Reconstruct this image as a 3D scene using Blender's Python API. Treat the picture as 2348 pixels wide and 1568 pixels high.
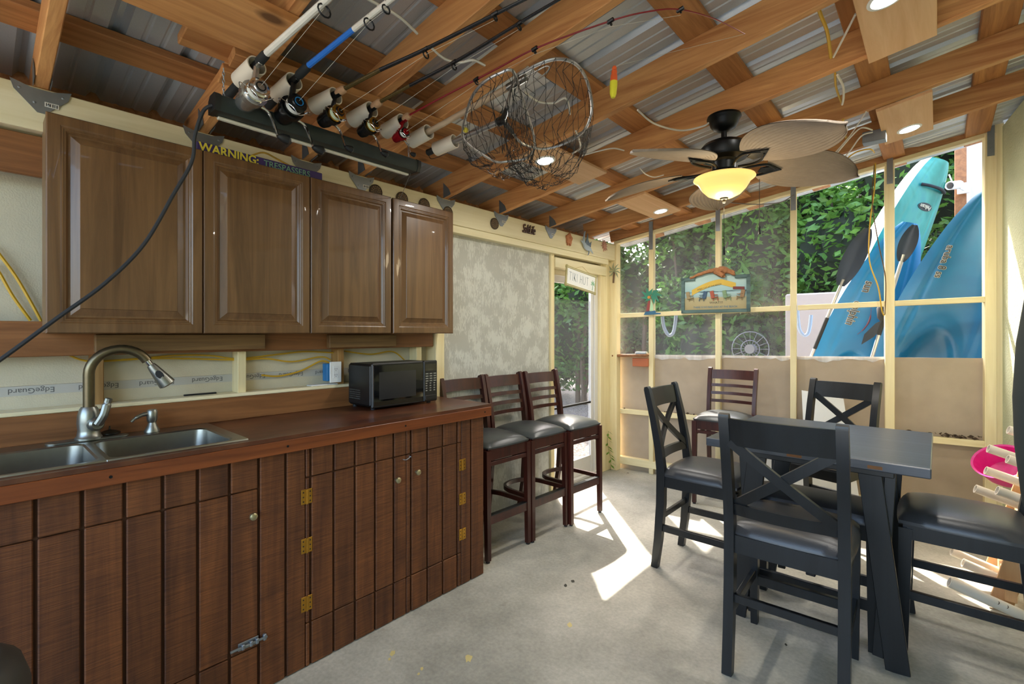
import bpy, bmesh, math, random
from mathutils import Vector, Matrix
random.seed(7)
S = bpy.context.scene
C = S.collection
for o in list(bpy.data.objects): bpy.data.objects.remove(o)

# ------------------------------------------------------------------ camera
W, H, FPX = 2348, 1568, 1100.0
VX, HY, EYE = 2150.0, 764.5, 1.45           # vanishing point of the long wall, horizon row, eye height
TH = math.atan2(VX - W / 2, FPX)
sT, cT = math.sin(TH), math.cos(TH)
cam = bpy.data.cameras.new('camera'); camo = bpy.data.objects.new('camera', cam); C.objects.link(camo)
cam.sensor_width = 36; cam.lens = 36 * FPX / W
cam.shift_y = -(H / 2 - HY) / W
cam.clip_start = 0.05; cam.clip_end = 200
camo.location = (0, 0, EYE); camo.rotation_euler = (math.pi / 2, 0, TH)
S.camera = camo
# ------------------------------------------------------------------ world, sun, exposure
wd = bpy.data.worlds.new('World'); S.world = wd; wd.use_nodes = True
nt = wd.node_tree; nt.nodes.clear()
sky = nt.nodes.new('ShaderNodeTexSky'); sky.sky_type = 'NISHITA'; sky.sun_disc = False
sky.sun_elevation = math.radians(46); sky.sun_rotation = math.radians(-45); sky.altitude = 0; sky.air_density = 1.0; sky.dust_density = 3.0; sky.ozone_density = 1.0
bg = nt.nodes.new('ShaderNodeBackground'); bg.inputs[1].default_value = 0.56
wo = nt.nodes.new('ShaderNodeOutputWorld')
nt.links.new(sky.outputs[0], bg.inputs[0]); nt.links.new(bg.outputs[0], wo.inputs[0])
sl = bpy.data.lights.new('sun', 'SUN'); sl.energy = 7.0; sl.angle = math.radians(0.7); sl.color = (1.0, 0.95, 0.86)
so = bpy.data.objects.new('sun', sl); C.objects.link(so); so.location = (-6, 10, 9)
so.rotation_euler = Vector((0.5, -0.5, -0.72)).to_track_quat('-Z', 'Y').to_euler()
vs = S.view_settings; vs.view_transform = 'Standard'; vs.look = 'None'; vs.gamma = 1.0; vs.use_curve_mapping = False
vs.exposure = 1.62

# ------------------------------------------------------------------ measuring: a photo pixel to a point on a real plane
def ray(px, py):
    a = (px - W / 2) / FPX; b = (HY - py) / FPX
    return Vector((-sT + a * cT, cT + a * sT, b))
def onx(px, py, X):
    d = ray(px, py); t = X / d.x; return Vector((X, d.y * t, EYE + d.z * t))
def ony(px, py, Y):
    d = ray(px, py); t = Y / d.y; return Vector((d.x * t, Y, EYE + d.z * t))
def onz(px, py, Z):
    d = ray(px, py); t = (Z - EYE) / d.z; return Vector((d.x * t, d.y * t, Z))
FS = 0.147                                   # the screened end wall is a little skewed
FX, FY = -2.62, 4.59
def fary(x, off=0.0): return FY + FS * (x - FX) + off
def onf(px, py, off=0.0):
    d = ray(px, py); t = (FY - FS * FX + off) / (d.y - FS * d.x); return Vector((d.x * t, d.y * t, EYE + d.z * t))
RZ, RM = 2.39, 0.148                         # rafter undersides
def roofz(x, off=0.0): return RZ + RM * (x + 2.56) + off
def onr(px, py, off=0.0):
    d = ray(px, py); t = (RZ + off + RM * 2.56 - EYE) / (d.z - RM * d.x); return Vector((d.x * t, d.y * t, EYE + d.z * t))
ZV = Vector((0, 0, 1))

# ------------------------------------------------------------------ mesh builder
class MB:
    def __init__(s): s.v = []; s.f = []
    def add(s, vs, fs, M=None):
        n = len(s.v)
        for p in vs:
            p = Vector(p)
            s.v.append(M @ p if M else p)
        for f in fs: s.f.append(tuple(i + n for i in f))
        return s
def box(m, x0, x1, y0, y1, z0, z1, b=0.0, M=None):
    lo = (x0, y0, z0); hi = (x1, y1, z1)
    if b <= 0:
        vs = [(x, y, z) for x in (x0, x1) for y in (y0, y1) for z in (z0, z1)]
        return m.add(vs, [(0, 1, 3, 2), (4, 6, 7, 5), (0, 4, 5, 1), (2, 3, 7, 6), (0, 2, 6, 4), (1, 5, 7, 3)], M)
    b = min(b, 0.45 * min(abs(x1 - x0), abs(y1 - y0), abs(z1 - z0)))
    vs = []
    for c in range(8):
        sg = [(c >> k) & 1 for k in range(3)]
        for ax in range(3):
            p = []
            for k in range(3):
                q = hi[k] if sg[k] else lo[k]
                if k != ax: q += -b if sg[k] else b
                p.append(q)
            vs.append(tuple(p))
    fs = []
    for ax in range(3):
        e, g = [k for k in range(3) if k != ax]
        for s in (0, 1):
            cs = [(s << ax) | (i << e) | (j << g) for i, j in ((0, 0), (1, 0), (1, 1), (0, 1))]
            fs.append(tuple(c * 3 + ax for c in cs))
        for i in (0, 1):
            for j in (0, 1):
                c1 = (i << e) | (j << g); c2 = c1 | (1 << ax)
                fs.append((c1 * 3 + e, c2 * 3 + e, c2 * 3 + g, c1 * 3 + g))
    for c in range(8): fs.append((c * 3, c * 3 + 1, c * 3 + 2))
    return m.add(vs, fs, M)
def frame(d, up=ZV):
    d = Vector(d).normalized(); up = Vector(up)
    s = d.cross(up)
    if s.length < 1e-4: s = d.cross(Vector((0, 1, 0)))
    s.normalize(); u = s.cross(d).normalized()
    return s, u, d
def bar(m, p0, p1, w, h, up=ZV, b=0.0, w1=None, h1=None):
    """square-section bar from p0 to p1; w across, h along up; w1/h1 taper the far end"""
    p0 = Vector(p0); p1 = Vector(p1); s, u, d = frame(p1 - p0, up)
    L = (p1 - p0).length
    if w1 is None and h1 is None:
        M = Matrix((s, u, d)).transposed().to_4x4(); M.translation = p0
        return box(m, -w / 2, w / 2, -h / 2, h / 2, 0, L, b, M)
    w1 = w1 or w; h1 = h1 or h
    vs = []
    for p, ww, hh in ((p0, w, h), (p1, w1, h1)):
        for i, j in ((-1, -1), (1, -1), (1, 1), (-1, 1)): vs.append(p + s * i * ww / 2 + u * j * hh / 2)
    return m.add(vs, [(3, 2, 1, 0), (4, 5, 6, 7), (0, 1, 5, 4), (1, 2, 6, 5), (2, 3, 7, 6), (3, 0, 4, 7)])
def pbar(m, pts, side, w, h, ws=None, hs=None):
    """rectangular section swept along a polyline; side is the constant across direction"""
    side = Vector(side).normalized(); pts = [Vector(p) for p in pts]; n = len(pts); vs = []; fs = []
    for i, p in enumerate(pts):
        t = (pts[min(i + 1, n - 1)] - pts[max(i - 1, 0)]).normalized(); nn = side.cross(t).normalized()
        ww = ws[i] if ws else w; hh = hs[i] if hs else h
        for a, c in ((-1, -1), (1, -1), (1, 1), (-1, 1)): vs.append(p + side * a * ww / 2 + nn * c * hh / 2)
    for i in range(n - 1):
        for k in range(4): fs.append((i * 4 + k, i * 4 + (k + 1) % 4, i * 4 + 4 + (k + 1) % 4, i * 4 + 4 + k))
    fs += [(3, 2, 1, 0), tuple((n - 1) * 4 + k for k in range(4))]
    return m.add(vs, fs)
def tube(m, pts, r, n=8, closed=False, caps=True):
    pts = [Vector(p) for p in pts]; N = len(pts); rs = r if isinstance(r, (list, tuple)) else [r] * N
    if len(rs) != N: rs = [rs[min(len(rs) - 1, int(i * len(rs) / N))] for i in range(N)]
    vs = []; fs = []; u = None
    for i, p in enumerate(pts):
        if closed: t = pts[(i + 1) % N] - pts[i - 1]
        else: t = pts[min(i + 1, N - 1)] - pts[max(i - 1, 0)]
        t.normalize()
        if u is None:
            u = t.cross(ZV)
            if u.length < 1e-3: u = t.cross(Vector((1, 0, 0)))
        u = (u - t * u.dot(t)).normalized(); w = t.cross(u)
        for k in range(n):
            a = 2 * math.pi * k / n; vs.append(p + (u * math.cos(a) + w * math.sin(a)) * rs[i])
    for i in range(N if closed else N - 1):
        j = (i + 1) % N
        for k in range(n): fs.append((i * n + k, i * n + (k + 1) % n, j * n + (k + 1) % n, j * n + k))
    if caps and not closed: fs += [tuple(range(n))[::-1], tuple((N - 1) * n + k for k in range(n))]
    return m.add(vs, fs)
def lathe(m, prof, n=20, o=(0, 0, 0), ax=ZV, cap=True):
    o = Vector(o); s, u, d = frame(ax, (0.3, 1, 0.1)); vs = []; fs = []; N = len(prof)
    for r, z in prof:
        for k in range(n):
            a = 2 * math.pi * k / n; vs.append(o + d * z + (s * math.cos(a) + u * math.sin(a)) * max(r, 1e-4))
    for i in range(N - 1):
        for k in range(n): fs.append((i * n + k, i * n + (k + 1) % n, i * n + n + (k + 1) % n, i * n + n + k))
    if cap: fs += [tuple(range(n))[::-1], tuple((N - 1) * n + k for k in range(n))]
    return m.add(vs, fs)
def prism(m, poly, o, ex, ey, th):
    """2-D outline in the plane (ex, ey) at o, thickened both ways"""
    o = Vector(o); ex = Vector(ex); ey = Vector(ey); nn = ex.cross(ey).normalized(); n = len(poly)
    vs = [o + ex * a + ey * b + nn * s * th / 2 for s in (-1, 1) for a, b in poly]
    fs = [tuple(range(n))[::-1], tuple(range(n, 2 * n))] + [(i, (i + 1) % n, n + (i + 1) % n, n + i) for i in range(n)]
    return m.add(vs, fs)
def cushion(m, w, d, h, z0, dome=0.012, n=14, e=5.0, cx=0, cy=0):
    """upholstered pad, plan w x d, standing on z0"""
    vs = []; fs = []
    for j in range(n + 1):
        for i in range(n + 1):
            u = -1 + 2 * i / n; v = -1 + 2 * j / n
            u = math.copysign(abs(u) ** 0.7, u); v = math.copysign(abs(v) ** 0.7, v)
            k = (1 - 0.06 * (v * v)) ; l = (1 - 0.06 * (u * u))
            f = max(0, (1 - abs(u) ** e) * (1 - abs(v) ** e)) ** 0.4
            vs.append((cx + u * k * w / 2, cy + v * l * d / 2, z0 + h * (0.25 + 0.75 * f) + dome * (1 - u * u) * (1 - v * v)))
    for j in range(n):
        for i in range(n): a = j * (n + 1) + i; fs.append((a, a + 1, a + n + 2, a + n + 1))
    rim = [i for i in range(n + 1)] + [j * (n + 1) + n for j in range(1, n + 1)] + [n * (n + 1) + i for i in range(n - 1, -1, -1)] + [j * (n + 1) for j in range(n - 1, 0, -1)]
    b = len(vs)
    for i in rim: vs.append((vs[i][0], vs[i][1], z0))
    R = len(rim)
    for k in range(R): fs.append((rim[k], b + k, b + (k + 1) % R, rim[(k + 1) % R]))
    fs.append(tuple(b + k for k in range(R)))
    return m.add(vs, fs)
def cat(pts, n=8, closed=False):
    """smooth curve through points"""
    P = [Vector(p) for p in pts]; N = len(P); out = []
    for i in range(N if closed else N - 1):
        g = (lambda k: P[k % N]) if closed else (lambda k: P[max(0, min(N - 1, k))])
        a, b, c, d = g(i - 1), g(i), g(i + 1), g(i + 2)
        for k in range(n):
            t = k / n
            out.append(0.5 * ((2 * b) + (c - a) * t + (2 * a - 5 * b + 4 * c - d) * t * t + (3 * b - a - 3 * c + d) * t ** 3))
    if not closed: out.append(P[-1])
    return out

# ------------------------------------------------------------------ objects
def tag(o, label=None, cat_=None, group=None, kind=None):
    if label: o['label'] = label
    if cat_: o['category'] = cat_
    if group: o['group'] = group
    if kind: o['kind'] = kind
    return o
def mesh_of(name, mb, mats, sharp=35, recalc=True):
    me = bpy.data.meshes.new(name); me.from_pydata([tuple(v) for v in mb.v], [], mb.f)
    if recalc:
        bm = bmesh.new(); bm.from_mesh(me); bmesh.ops.recalc_face_normals(bm, faces=bm.faces); bm.to_mesh(me); bm.free()
    me.materials.append(mats)
    if sharp:
        me.polygons.foreach_set('use_smooth', [True] * len(me.polygons)); me.set_sharp_from_angle(angle=math.radians(sharp))
    return me
def root_of(o):
    while o.parent: o = o.parent
    return o
def part(name, mb, mat, parent, local=False, sharp=35, recalc=True):
    """a part; its mesh is written in world metres unless local"""
    if not local:
        b = root_of(parent).location
        if b.length: mb.v = [v - b for v in mb.v]
    o = bpy.data.objects.new(name, mesh_of(name, mb, mat, sharp, recalc)); C.objects.link(o); o.parent = parent
    return o
def thing(name, label, cat_, loc=(0, 0, 0), rz=0.0, group=None, kind=None):
    o = bpy.data.objects.new(name, None); C.objects.link(o); o.empty_display_size = 0.1
    o.location = loc; o.rotation_euler = (0, 0, rz)
    return tag(o, label, cat_, group, kind)
def solo(name, mb, mat, label, cat_, group=None, kind=None, sharp=35, recalc=True):
    """a thing that is one mesh; origin at the middle of its base"""
    xs = [v.x for v in mb.v]; ys = [v.y for v in mb.v]; zs = [v.z for v in mb.v]
    b = Vector(((min(xs) + max(xs)) / 2, (min(ys) + max(ys)) / 2, min(zs))); mb.v = [v - b for v in mb.v]
    o = bpy.data.objects.new(name, mesh_of(name, mb, mat, sharp, recalc)); C.objects.link(o); o.location = b
    return tag(o, label, cat_, group, kind)
def copy_tree(o, parent=None):
    c = o.copy(); C.objects.link(c)
    if parent: c.parent = parent
    for ch in list(o.children): copy_tree(ch, c)
    return c
def M4(ex, ey, ez, o):
    M = Matrix((Vector(ex), Vector(ey), Vector(ez))).transposed().to_4x4(); M.translation = Vector(o); return M
def text(name, s, size, mat, parent, o, ex, ey, ext=0.001, align='CENTER', shear=0.0, sx=1.0, bold=0.0, spacing=1.0):
    """lettering as a thin raised mesh; ex reading direction, ey up, o its centre"""
    cu = bpy.data.curves.new(name, 'FONT'); cu.body = s; cu.size = size; cu.extrude = ext; cu.align_x = align; cu.align_y = 'CENTER'
    cu.shear = shear; cu.offset = bold; cu.space_character = spacing; cu.resolution_u = 3
    t = bpy.data.objects.new(name, cu); C.objects.link(t)
    dg = bpy.context.evaluated_depsgraph_get(); me = bpy.data.meshes.new_from_object(t.evaluated_get(dg))
    bpy.data.objects.remove(t); bpy.data.curves.remove(cu)
    ex = Vector(ex).normalized(); ey = Vector(ey).normalized(); ez = ex.cross(ey).normalized()
    b = root_of(parent).location if parent else Vector((0, 0, 0))
    M = M4(ex * sx, ey, ez, Vector(o) - b); me.transform(M); me.materials.clear(); me.materials.append(mat)
    ob = bpy.data.objects.new(name, me); C.objects.link(ob)
    if parent: ob.parent = parent
    return ob

# ------------------------------------------------------------------ materials
MATS = {}
def nodes(name):
    m = bpy.data.materials.new(name); m.use_nodes = True; t = m.node_tree; MATS[name] = m
    return m, t, t.nodes['Principled BSDF'], t.nodes, t.links
def rgb(h):
    if isinstance(h, str):
        v = [int(h[i:i + 2], 16) / 255 for i in (0, 2, 4)]
        return tuple(x / 12.92 if x <= 0.04045 else ((x + 0.055) / 1.055) ** 2.4 for x in v) + (1,)
    return tuple(h) + (1,)
def plain(name, col, rough=0.5, metal=0.0, noise=0.12, scale=18.0, bump=0.0, spec=0.5, bscale=None, coat=0.0):
    m, t, p, N, L = nodes(name); c = rgb(col)
    p.inputs['Roughness'].default_value = rough; p.inputs['Metallic'].default_value = metal; p.inputs['Specular IOR Level'].default_value = spec
    p.inputs['Coat Weight'].default_value = coat
    tc = N.new('ShaderNodeTexCoord'); nz = N.new('ShaderNodeTexNoise'); nz.inputs['Scale'].default_value = scale; nz.inputs['Detail'].default_value = 5
    L.new(tc.outputs['Object'], nz.inputs['Vector'])
    mx = N.new('ShaderNodeMix'); mx.data_type = 'RGBA'
    mx.inputs['A'].default_value = tuple(x * (1 - noise) for x in c[:3]) + (1,); mx.inputs['B'].default_value = tuple(min(1, x * (1 + noise)) for x in c[:3]) + (1,)
    L.new(nz.outputs['Fac'], mx.inputs['Factor']); L.new(mx.outputs['Result'], p.inputs['Base Color'])
    if bump:
        n2 = N.new('ShaderNodeTexNoise'); n2.inputs['Scale'].default_value = bscale or scale * 4; n2.inputs['Detail'].default_value = 6; L.new(tc.outputs['Object'], n2.inputs['Vector'])
        b = N.new('ShaderNodeBump'); b.inputs['Strength'].default_value = bump; b.inputs['Distance'].default_value = 0.01
        L.new(n2.outputs['Fac'], b.inputs['Height']); L.new(b.outputs['Normal'], p.inputs['Normal'])
    return m
def wood(name, dark, light, axis=1, rough=0.55, grain=26.0, knots=0.0, var=0.25, saw=False, bump=0.25, spec=0.4, blotch=0.0, blotch_col='2a1408', coat=0.0):
    """timber with the grain along an object axis; every board is shifted and tinted on its own"""
    m, t, p, N, L = nodes(name)
    p.inputs['Roughness'].default_value = rough; p.inputs['Specular IOR Level'].default_value = spec; p.inputs['Coat Weight'].default_value = coat
    tc = N.new('ShaderNodeTexCoord'); oi = N.new('ShaderNodeObjectInfo')
    sc = N.new('ShaderNodeVectorMath'); sc.operation = 'SCALE'; sc.inputs['Scale'].default_value = 17.0
    cx = N.new('ShaderNodeCombineXYZ')
    for k in range(3): L.new(oi.outputs['Random'], cx.inputs[k])
    L.new(cx.outputs[0], sc.inputs[0])
    ad = N.new('ShaderNodeVectorMath'); ad.operation = 'ADD'; L.new(tc.outputs['Object'], ad.inputs[0]); L.new(sc.outputs[0], ad.inputs[1])
    mp = N.new('ShaderNodeMapping'); s = [1.0, 1.0, 1.0]; s[axis] = 0.055; mp.inputs['Scale'].default_value = s
    L.new(ad.outputs[0], mp.inputs['Vector'])
    nz = N.new('ShaderNodeTexNoise'); nz.inputs['Scale'].default_value = grain; nz.inputs['Detail'].default_value = 7; nz.inputs['Roughness'].default_value = 0.62; nz.inputs['Distortion'].default_value = 0.9
    L.new(mp.outputs[0], nz.inputs['Vector'])
    cr = N.new('ShaderNodeValToRGB'); cr.color_ramp.elements[0].position = 0.3; cr.color_ramp.elements[1].position = 0.72
    cr.color_ramp.elements[0].color = rgb(dark); cr.color_ramp.elements[1].color = rgb(light)
    L.new(nz.outputs['Fac'], cr.inputs['Fac'])
    hs = N.new('ShaderNodeHueSaturation'); L.new(cr.outputs[0], hs.inputs['Color'])
    mr = N.new('ShaderNodeMapRange'); mr.inputs['To Min'].default_value = 1 - var; mr.inputs['To Max'].default_value = 1 + var
    L.new(oi.outputs['Random'], mr.inputs['Value']); L.new(mr.outputs[0], hs.inputs['Value'])
    out = hs.outputs['Color']
    if knots:
        vo = N.new('ShaderNodeTexVoronoi'); vo.inputs['Scale'].default_value = 3.4
        m2 = N.new('ShaderNodeMapping'); s2 = [1.0, 1.0, 1.0]; s2[axis] = 0.5; m2.inputs['Scale'].default_value = s2
        L.new(ad.outputs[0], m2.inputs['Vector']); L.new(m2.outputs[0], vo.inputs['Vector'])
        kr = N.new('ShaderNodeValToRGB'); kr.color_ramp.elements[0].position = 0.05; kr.color_ramp.elements[1].position = 0.10
        kr.color_ramp.elements[0].color = (knots, knots, knots, 1); kr.color_ramp.elements[1].color = (0, 0, 0, 1)
        L.new(vo.outputs['Distance'], kr.inputs['Fac'])
        km = N.new('ShaderNodeMix'); km.data_type = 'RGBA'; km.inputs['B'].default_value = rgb('3a1c0c')
        L.new(kr.outputs[0], km.inputs['Factor']); L.new(out, km.inputs['A']); out = km.outputs['Result']
    if blotch:
        bz = N.new('ShaderNodeTexNoise'); bz.inputs['Scale'].default_value = 5; bz.inputs['Detail'].default_value = 6; L.new(ad.outputs[0], bz.inputs['Vector'])
        br = N.new('ShaderNodeValToRGB'); br.color_ramp.elements[0].position = 0.48; br.color_ramp.elements[1].position = 0.68
        br.color_ramp.elements[1].color = (blotch, blotch, blotch, 1); L.new(bz.outputs['Fac'], br.inputs['Fac'])
        bm_ = N.new('ShaderNodeMix'); bm_.data_type = 'RGBA'; bm_.inputs['B'].default_value = rgb(blotch_col)
        L.new(br.outputs[0], bm_.inputs['Factor']); L.new(out, bm_.inputs['A']); out = bm_.outputs['Result']
    hgt = nz.outputs['Fac']
    if saw:                                   # rough-sawn: fine marks across the grain
        m3 = N.new('ShaderNodeMapping'); s3 = [9.0, 9.0, 9.0]; s3[axis] = 330.0; m3.inputs['Scale'].default_value = s3; m3.inputs['Rotation'].default_value = (0.05, 0.02, 0)
        L.new(ad.outputs[0], m3.inputs['Vector'])
        n3 = N.new('ShaderNodeTexNoise'); n3.inputs['Scale'].default_value = 1.0; n3.inputs['Detail'].default_value = 3; L.new(m3.outputs[0], n3.inputs['Vector'])
        sm = N.new('ShaderNodeMix'); sm.data_type = 'RGBA'; sm.blend_type = 'MULTIPLY'; sm.inputs['Factor'].default_value = 0.6
        sr = N.new('ShaderNodeValToRGB'); sr.color_ramp.elements[0].position = 0.35; sr.color_ramp.elements[1].position = 0.62; sr.color_ramp.elements[0].color = (0.42, 0.38, 0.36, 1); sr.color_ramp.elements[1].color = (1.15, 1.15, 1.15, 1)
        L.new(n3.outputs['Fac'], sr.inputs['Fac']); L.new(out, sm.inputs['A']); L.new(sr.outputs[0], sm.inputs['B']); out = sm.outputs['Result']
        hgt = n3.outputs['Fac']
    L.new(out, p.inputs['Base Color'])
    b = N.new('ShaderNodeBump'); b.inputs['Strength'].default_value = bump; b.inputs['Distance'].default_value = 0.004
    L.new(hgt, b.inputs['Height']); L.new(b.outputs['Normal'], p.inputs['Normal'])
    return m
def veil(name, col, alpha, rough=0.9, wr=0.0):
    """insect screen, film and glass: partly see-through"""
    m, t, p, N, L = nodes(name)
    p.inputs['Base Color'].default_value = rgb(col); p.inputs['Roughness'].default_value = rough
    tr = N.new('ShaderNodeBsdfTransparent'); mx = N.new('ShaderNodeMixShader'); mx.inputs[0].default_value = alpha
    if wr:
        tc = N.new('ShaderNodeTexCoord'); mp = N.new('ShaderNodeMapping'); mp.inputs['Scale'].default_value = (5, 5, 0.8); mp.inputs['Rotation'].default_value = (0.3, 0.5, 0)
        nz = N.new('ShaderNodeTexNoise'); nz.inputs['Scale'].default_value = 1.4; nz.inputs['Detail'].default_value = 4
        mr = N.new('ShaderNodeMapRange'); mr.inputs['From Min'].default_value = 0.35; mr.inputs['From Max'].default_value = 0.75; mr.inputs['To Min'].default_value = alpha - wr; mr.inputs['To Max'].default_value = alpha + wr
        L.new(tc.outputs['Object'], mp.inputs['Vector']); L.new(mp.outputs[0], nz.inputs['Vector']); L.new(nz.outputs['Fac'], mr.inputs['Value']); L.new(mr.outputs[0], mx.inputs[0])
    L.new(tr.outputs[0], mx.inputs[1]); L.new(p.outputs[0], mx.inputs[2]); L.new(mx.outputs[0], N['Material Output'].inputs['Surface'])
    return m
def glow(name, col, st):
    m, t, p, N, L = nodes(name); p.inputs['Base Color'].default_value = rgb(col)
    p.inputs['Emission Color'].default_value = rgb(col); p.inputs['Emission Strength'].default_value = st
    return m
def leafmat(name, dark, light, trans=0.35):
    m, t, p, N, L = nodes(name); p.inputs['Roughness'].default_value = 0.45
    tc = N.new('ShaderNodeTexCoord'); nz = N.new('ShaderNodeTexNoise'); nz.inputs['Scale'].default_value = 3.0; nz.inputs['Detail'].default_value = 8; nz.inputs['Roughness'].default_value = 0.8
    L.new(tc.outputs['Object'], nz.inputs['Vector'])
    cr = N.new('ShaderNodeValToRGB'); cr.color_ramp.elements[0].position = 0.32; cr.color_ramp.elements[1].position = 0.68
    cr.color_ramp.elements[0].color = rgb(dark); cr.color_ramp.elements[1].color = rgb(light)
    L.new(nz.outputs['Fac'], cr.inputs['Fac']); L.new(cr.outputs[0], p.inputs['Base Color'])
    tl = N.new('ShaderNodeBsdfTranslucent'); L.new(cr.outputs[0], tl.inputs['Color'])
    mx = N.new('ShaderNodeMixShader'); mx.inputs[0].default_value = trans
    L.new(p.outputs[0], mx.inputs[1]); L.new(tl.outputs[0], mx.inputs[2]); L.new(mx.outputs[0], N['Material Output'].inputs['Surface'])
    return m
# ------------------------------------------------------------------ palette
cream = wood('cream_paint', 'dccfa2', 'efe5c4', 1, 0.55, 14, 0, 0.05, bump=0.15)
creamz = wood('cream_paint_upright', 'd9c692', 'ecdeb2', 2, 0.55, 14, 0, 0.05, bump=0.15)
creamx = wood('cream_paint_cross', 'd9c692', 'ecdeb2', 0, 0.55, 14, 0, 0.05, bump=0.15)
rafterw = wood('rafter_pine', 'a86c3c', 'dca669', 0, 0.6, 24, 0.85, 0.14)
purlinw = wood('purlin_pine', '8f5c34', 'c48b54', 1, 0.65, 24, 0.8, 0.18)
paleboard = wood('pale_pine', 'c99b6c', 'dfb78c', 1, 0.55, 16, 0.7, 0.06)
planky = wood('rack_pine', '9f6638', 'd09a60', 1, 0.6, 22, 0.8, 0.15)
beamw = wood('header_pine', '8a5832', 'c28c5a', 0, 0.6, 24, 0.5, 0.1)
redboard = wood('stained_board', '6c4322', '98653a', 1, 0.5, 20, 0.3, 0.08)
cleatw = wood('grey_pine', '5e4426', '86663c', 1, 0.65, 30, 0.3, 0.08)
studw = wood('bare_stud', '8a6434', 'b08a52', 2, 0.65, 24, 0.2, 0.05)
counterw = wood('counter_ply', '351a0d', '602f19', 1, 0.34, 12, 0.25, 0.03, spec=0.5, blotch=0.35, blotch_col='8a5a38', coat=0.15)
bandw = wood('counter_edge', '5c2c12', '8a4a22', 1, 0.42, 22, 0.3, 0.03)
plankw = wood('rough_sawn_siding', '4e2a12', '7d4a24', 2, 0.6, 16, 0.35, 0.14, saw=True, bump=0.5, blotch=0.3, blotch_col='2c150a')
groovew = plain('siding_backing', '4c2c16', 0.8)
cabw = wood('cabinet_oak', '52381f', '775634', 2, 0.36, 22, 0, 0.03, bump=0.12, spec=0.5, coat=0.2)
cabh = wood('cabinet_oak_cross', '55371c', '7a5431', 1, 0.36, 22, 0, 0.03, bump=0.12, spec=0.5, coat=0.2)
cabs = plain('cabinet_side', '7a6245', 0.5, noise=0.05)
galv = plain('galvanised_plate', '8c9296', 0.42, 0.75, 0.12, 30)
sticker = plain('white_label', 'd9d6cc', 0.6)
edgeink = plain('grey_ink', '5a5a58', 0.8)
ink = plain('black_ink', '17171a', 0.5)
white = plain('white_plastic', 'e6e6e2', 0.4, noise=0.03)
pvc = plain('pvc_white', 'e0d6c4', 0.42, noise=0.04)
black = plain('black_plastic', '131415', 0.38, noise=0.2)
blackm = plain('black_metal', '1b1c1d', 0.35, 0.5, 0.2)
rubber = plain('black_rubber', '1c1d1e', 0.7, noise=0.15)
steel = plain('brushed_steel', '9d9d97', 0.3, 1.0, 0.1, 40)
chrome = plain('chrome', 'd4d4d4', 0.12, 1.0, 0.05)
brass = plain('brass', 'b98a35', 0.35, 0.9, 0.15, 40)
nickel = plain('nickel_knob', 'b0a684', 0.3, 0.9, 0.05)

def metal_roof():
    m, t, p, N, L = nodes('galvalume_sheet'); p.inputs['Metallic'].default_value = 0.45; p.inputs['Roughness'].default_value = 0.38
    tc = N.new('ShaderNodeTexCoord'); nz = N.new('ShaderNodeTexNoise'); nz.inputs['Scale'].default_value = 260; nz.inputs['Detail'].default_value = 2
    n2 = N.new('ShaderNodeTexNoise'); n2.inputs['Scale'].default_value = 2.2; n2.inputs['Detail'].default_value = 4
    L.new(tc.outputs['Object'], nz.inputs['Vector']); L.new(tc.outputs['Object'], n2.inputs['Vector'])
    cr = N.new('ShaderNodeValToRGB'); cr.color_ramp.elements[0].color = rgb('b4b9bc'); cr.color_ramp.elements[1].color = rgb('dadddf')
    ad = N.new('ShaderNodeMath'); ad.operation = 'ADD'; ml = N.new('ShaderNodeMath'); ml.operation = 'MULTIPLY'; ml.inputs[1].default_value = 0.5
    L.new(nz.outputs['Fac'], ad.inputs[0]); L.new(n2.outputs['Fac'], ad.inputs[1]); L.new(ad.outputs[0], ml.inputs[0]); L.new(ml.outputs[0], cr.inputs['Fac']); L.new(cr.outputs[0], p.inputs['Base Color'])
    return m
roofm = metal_roof()
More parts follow.
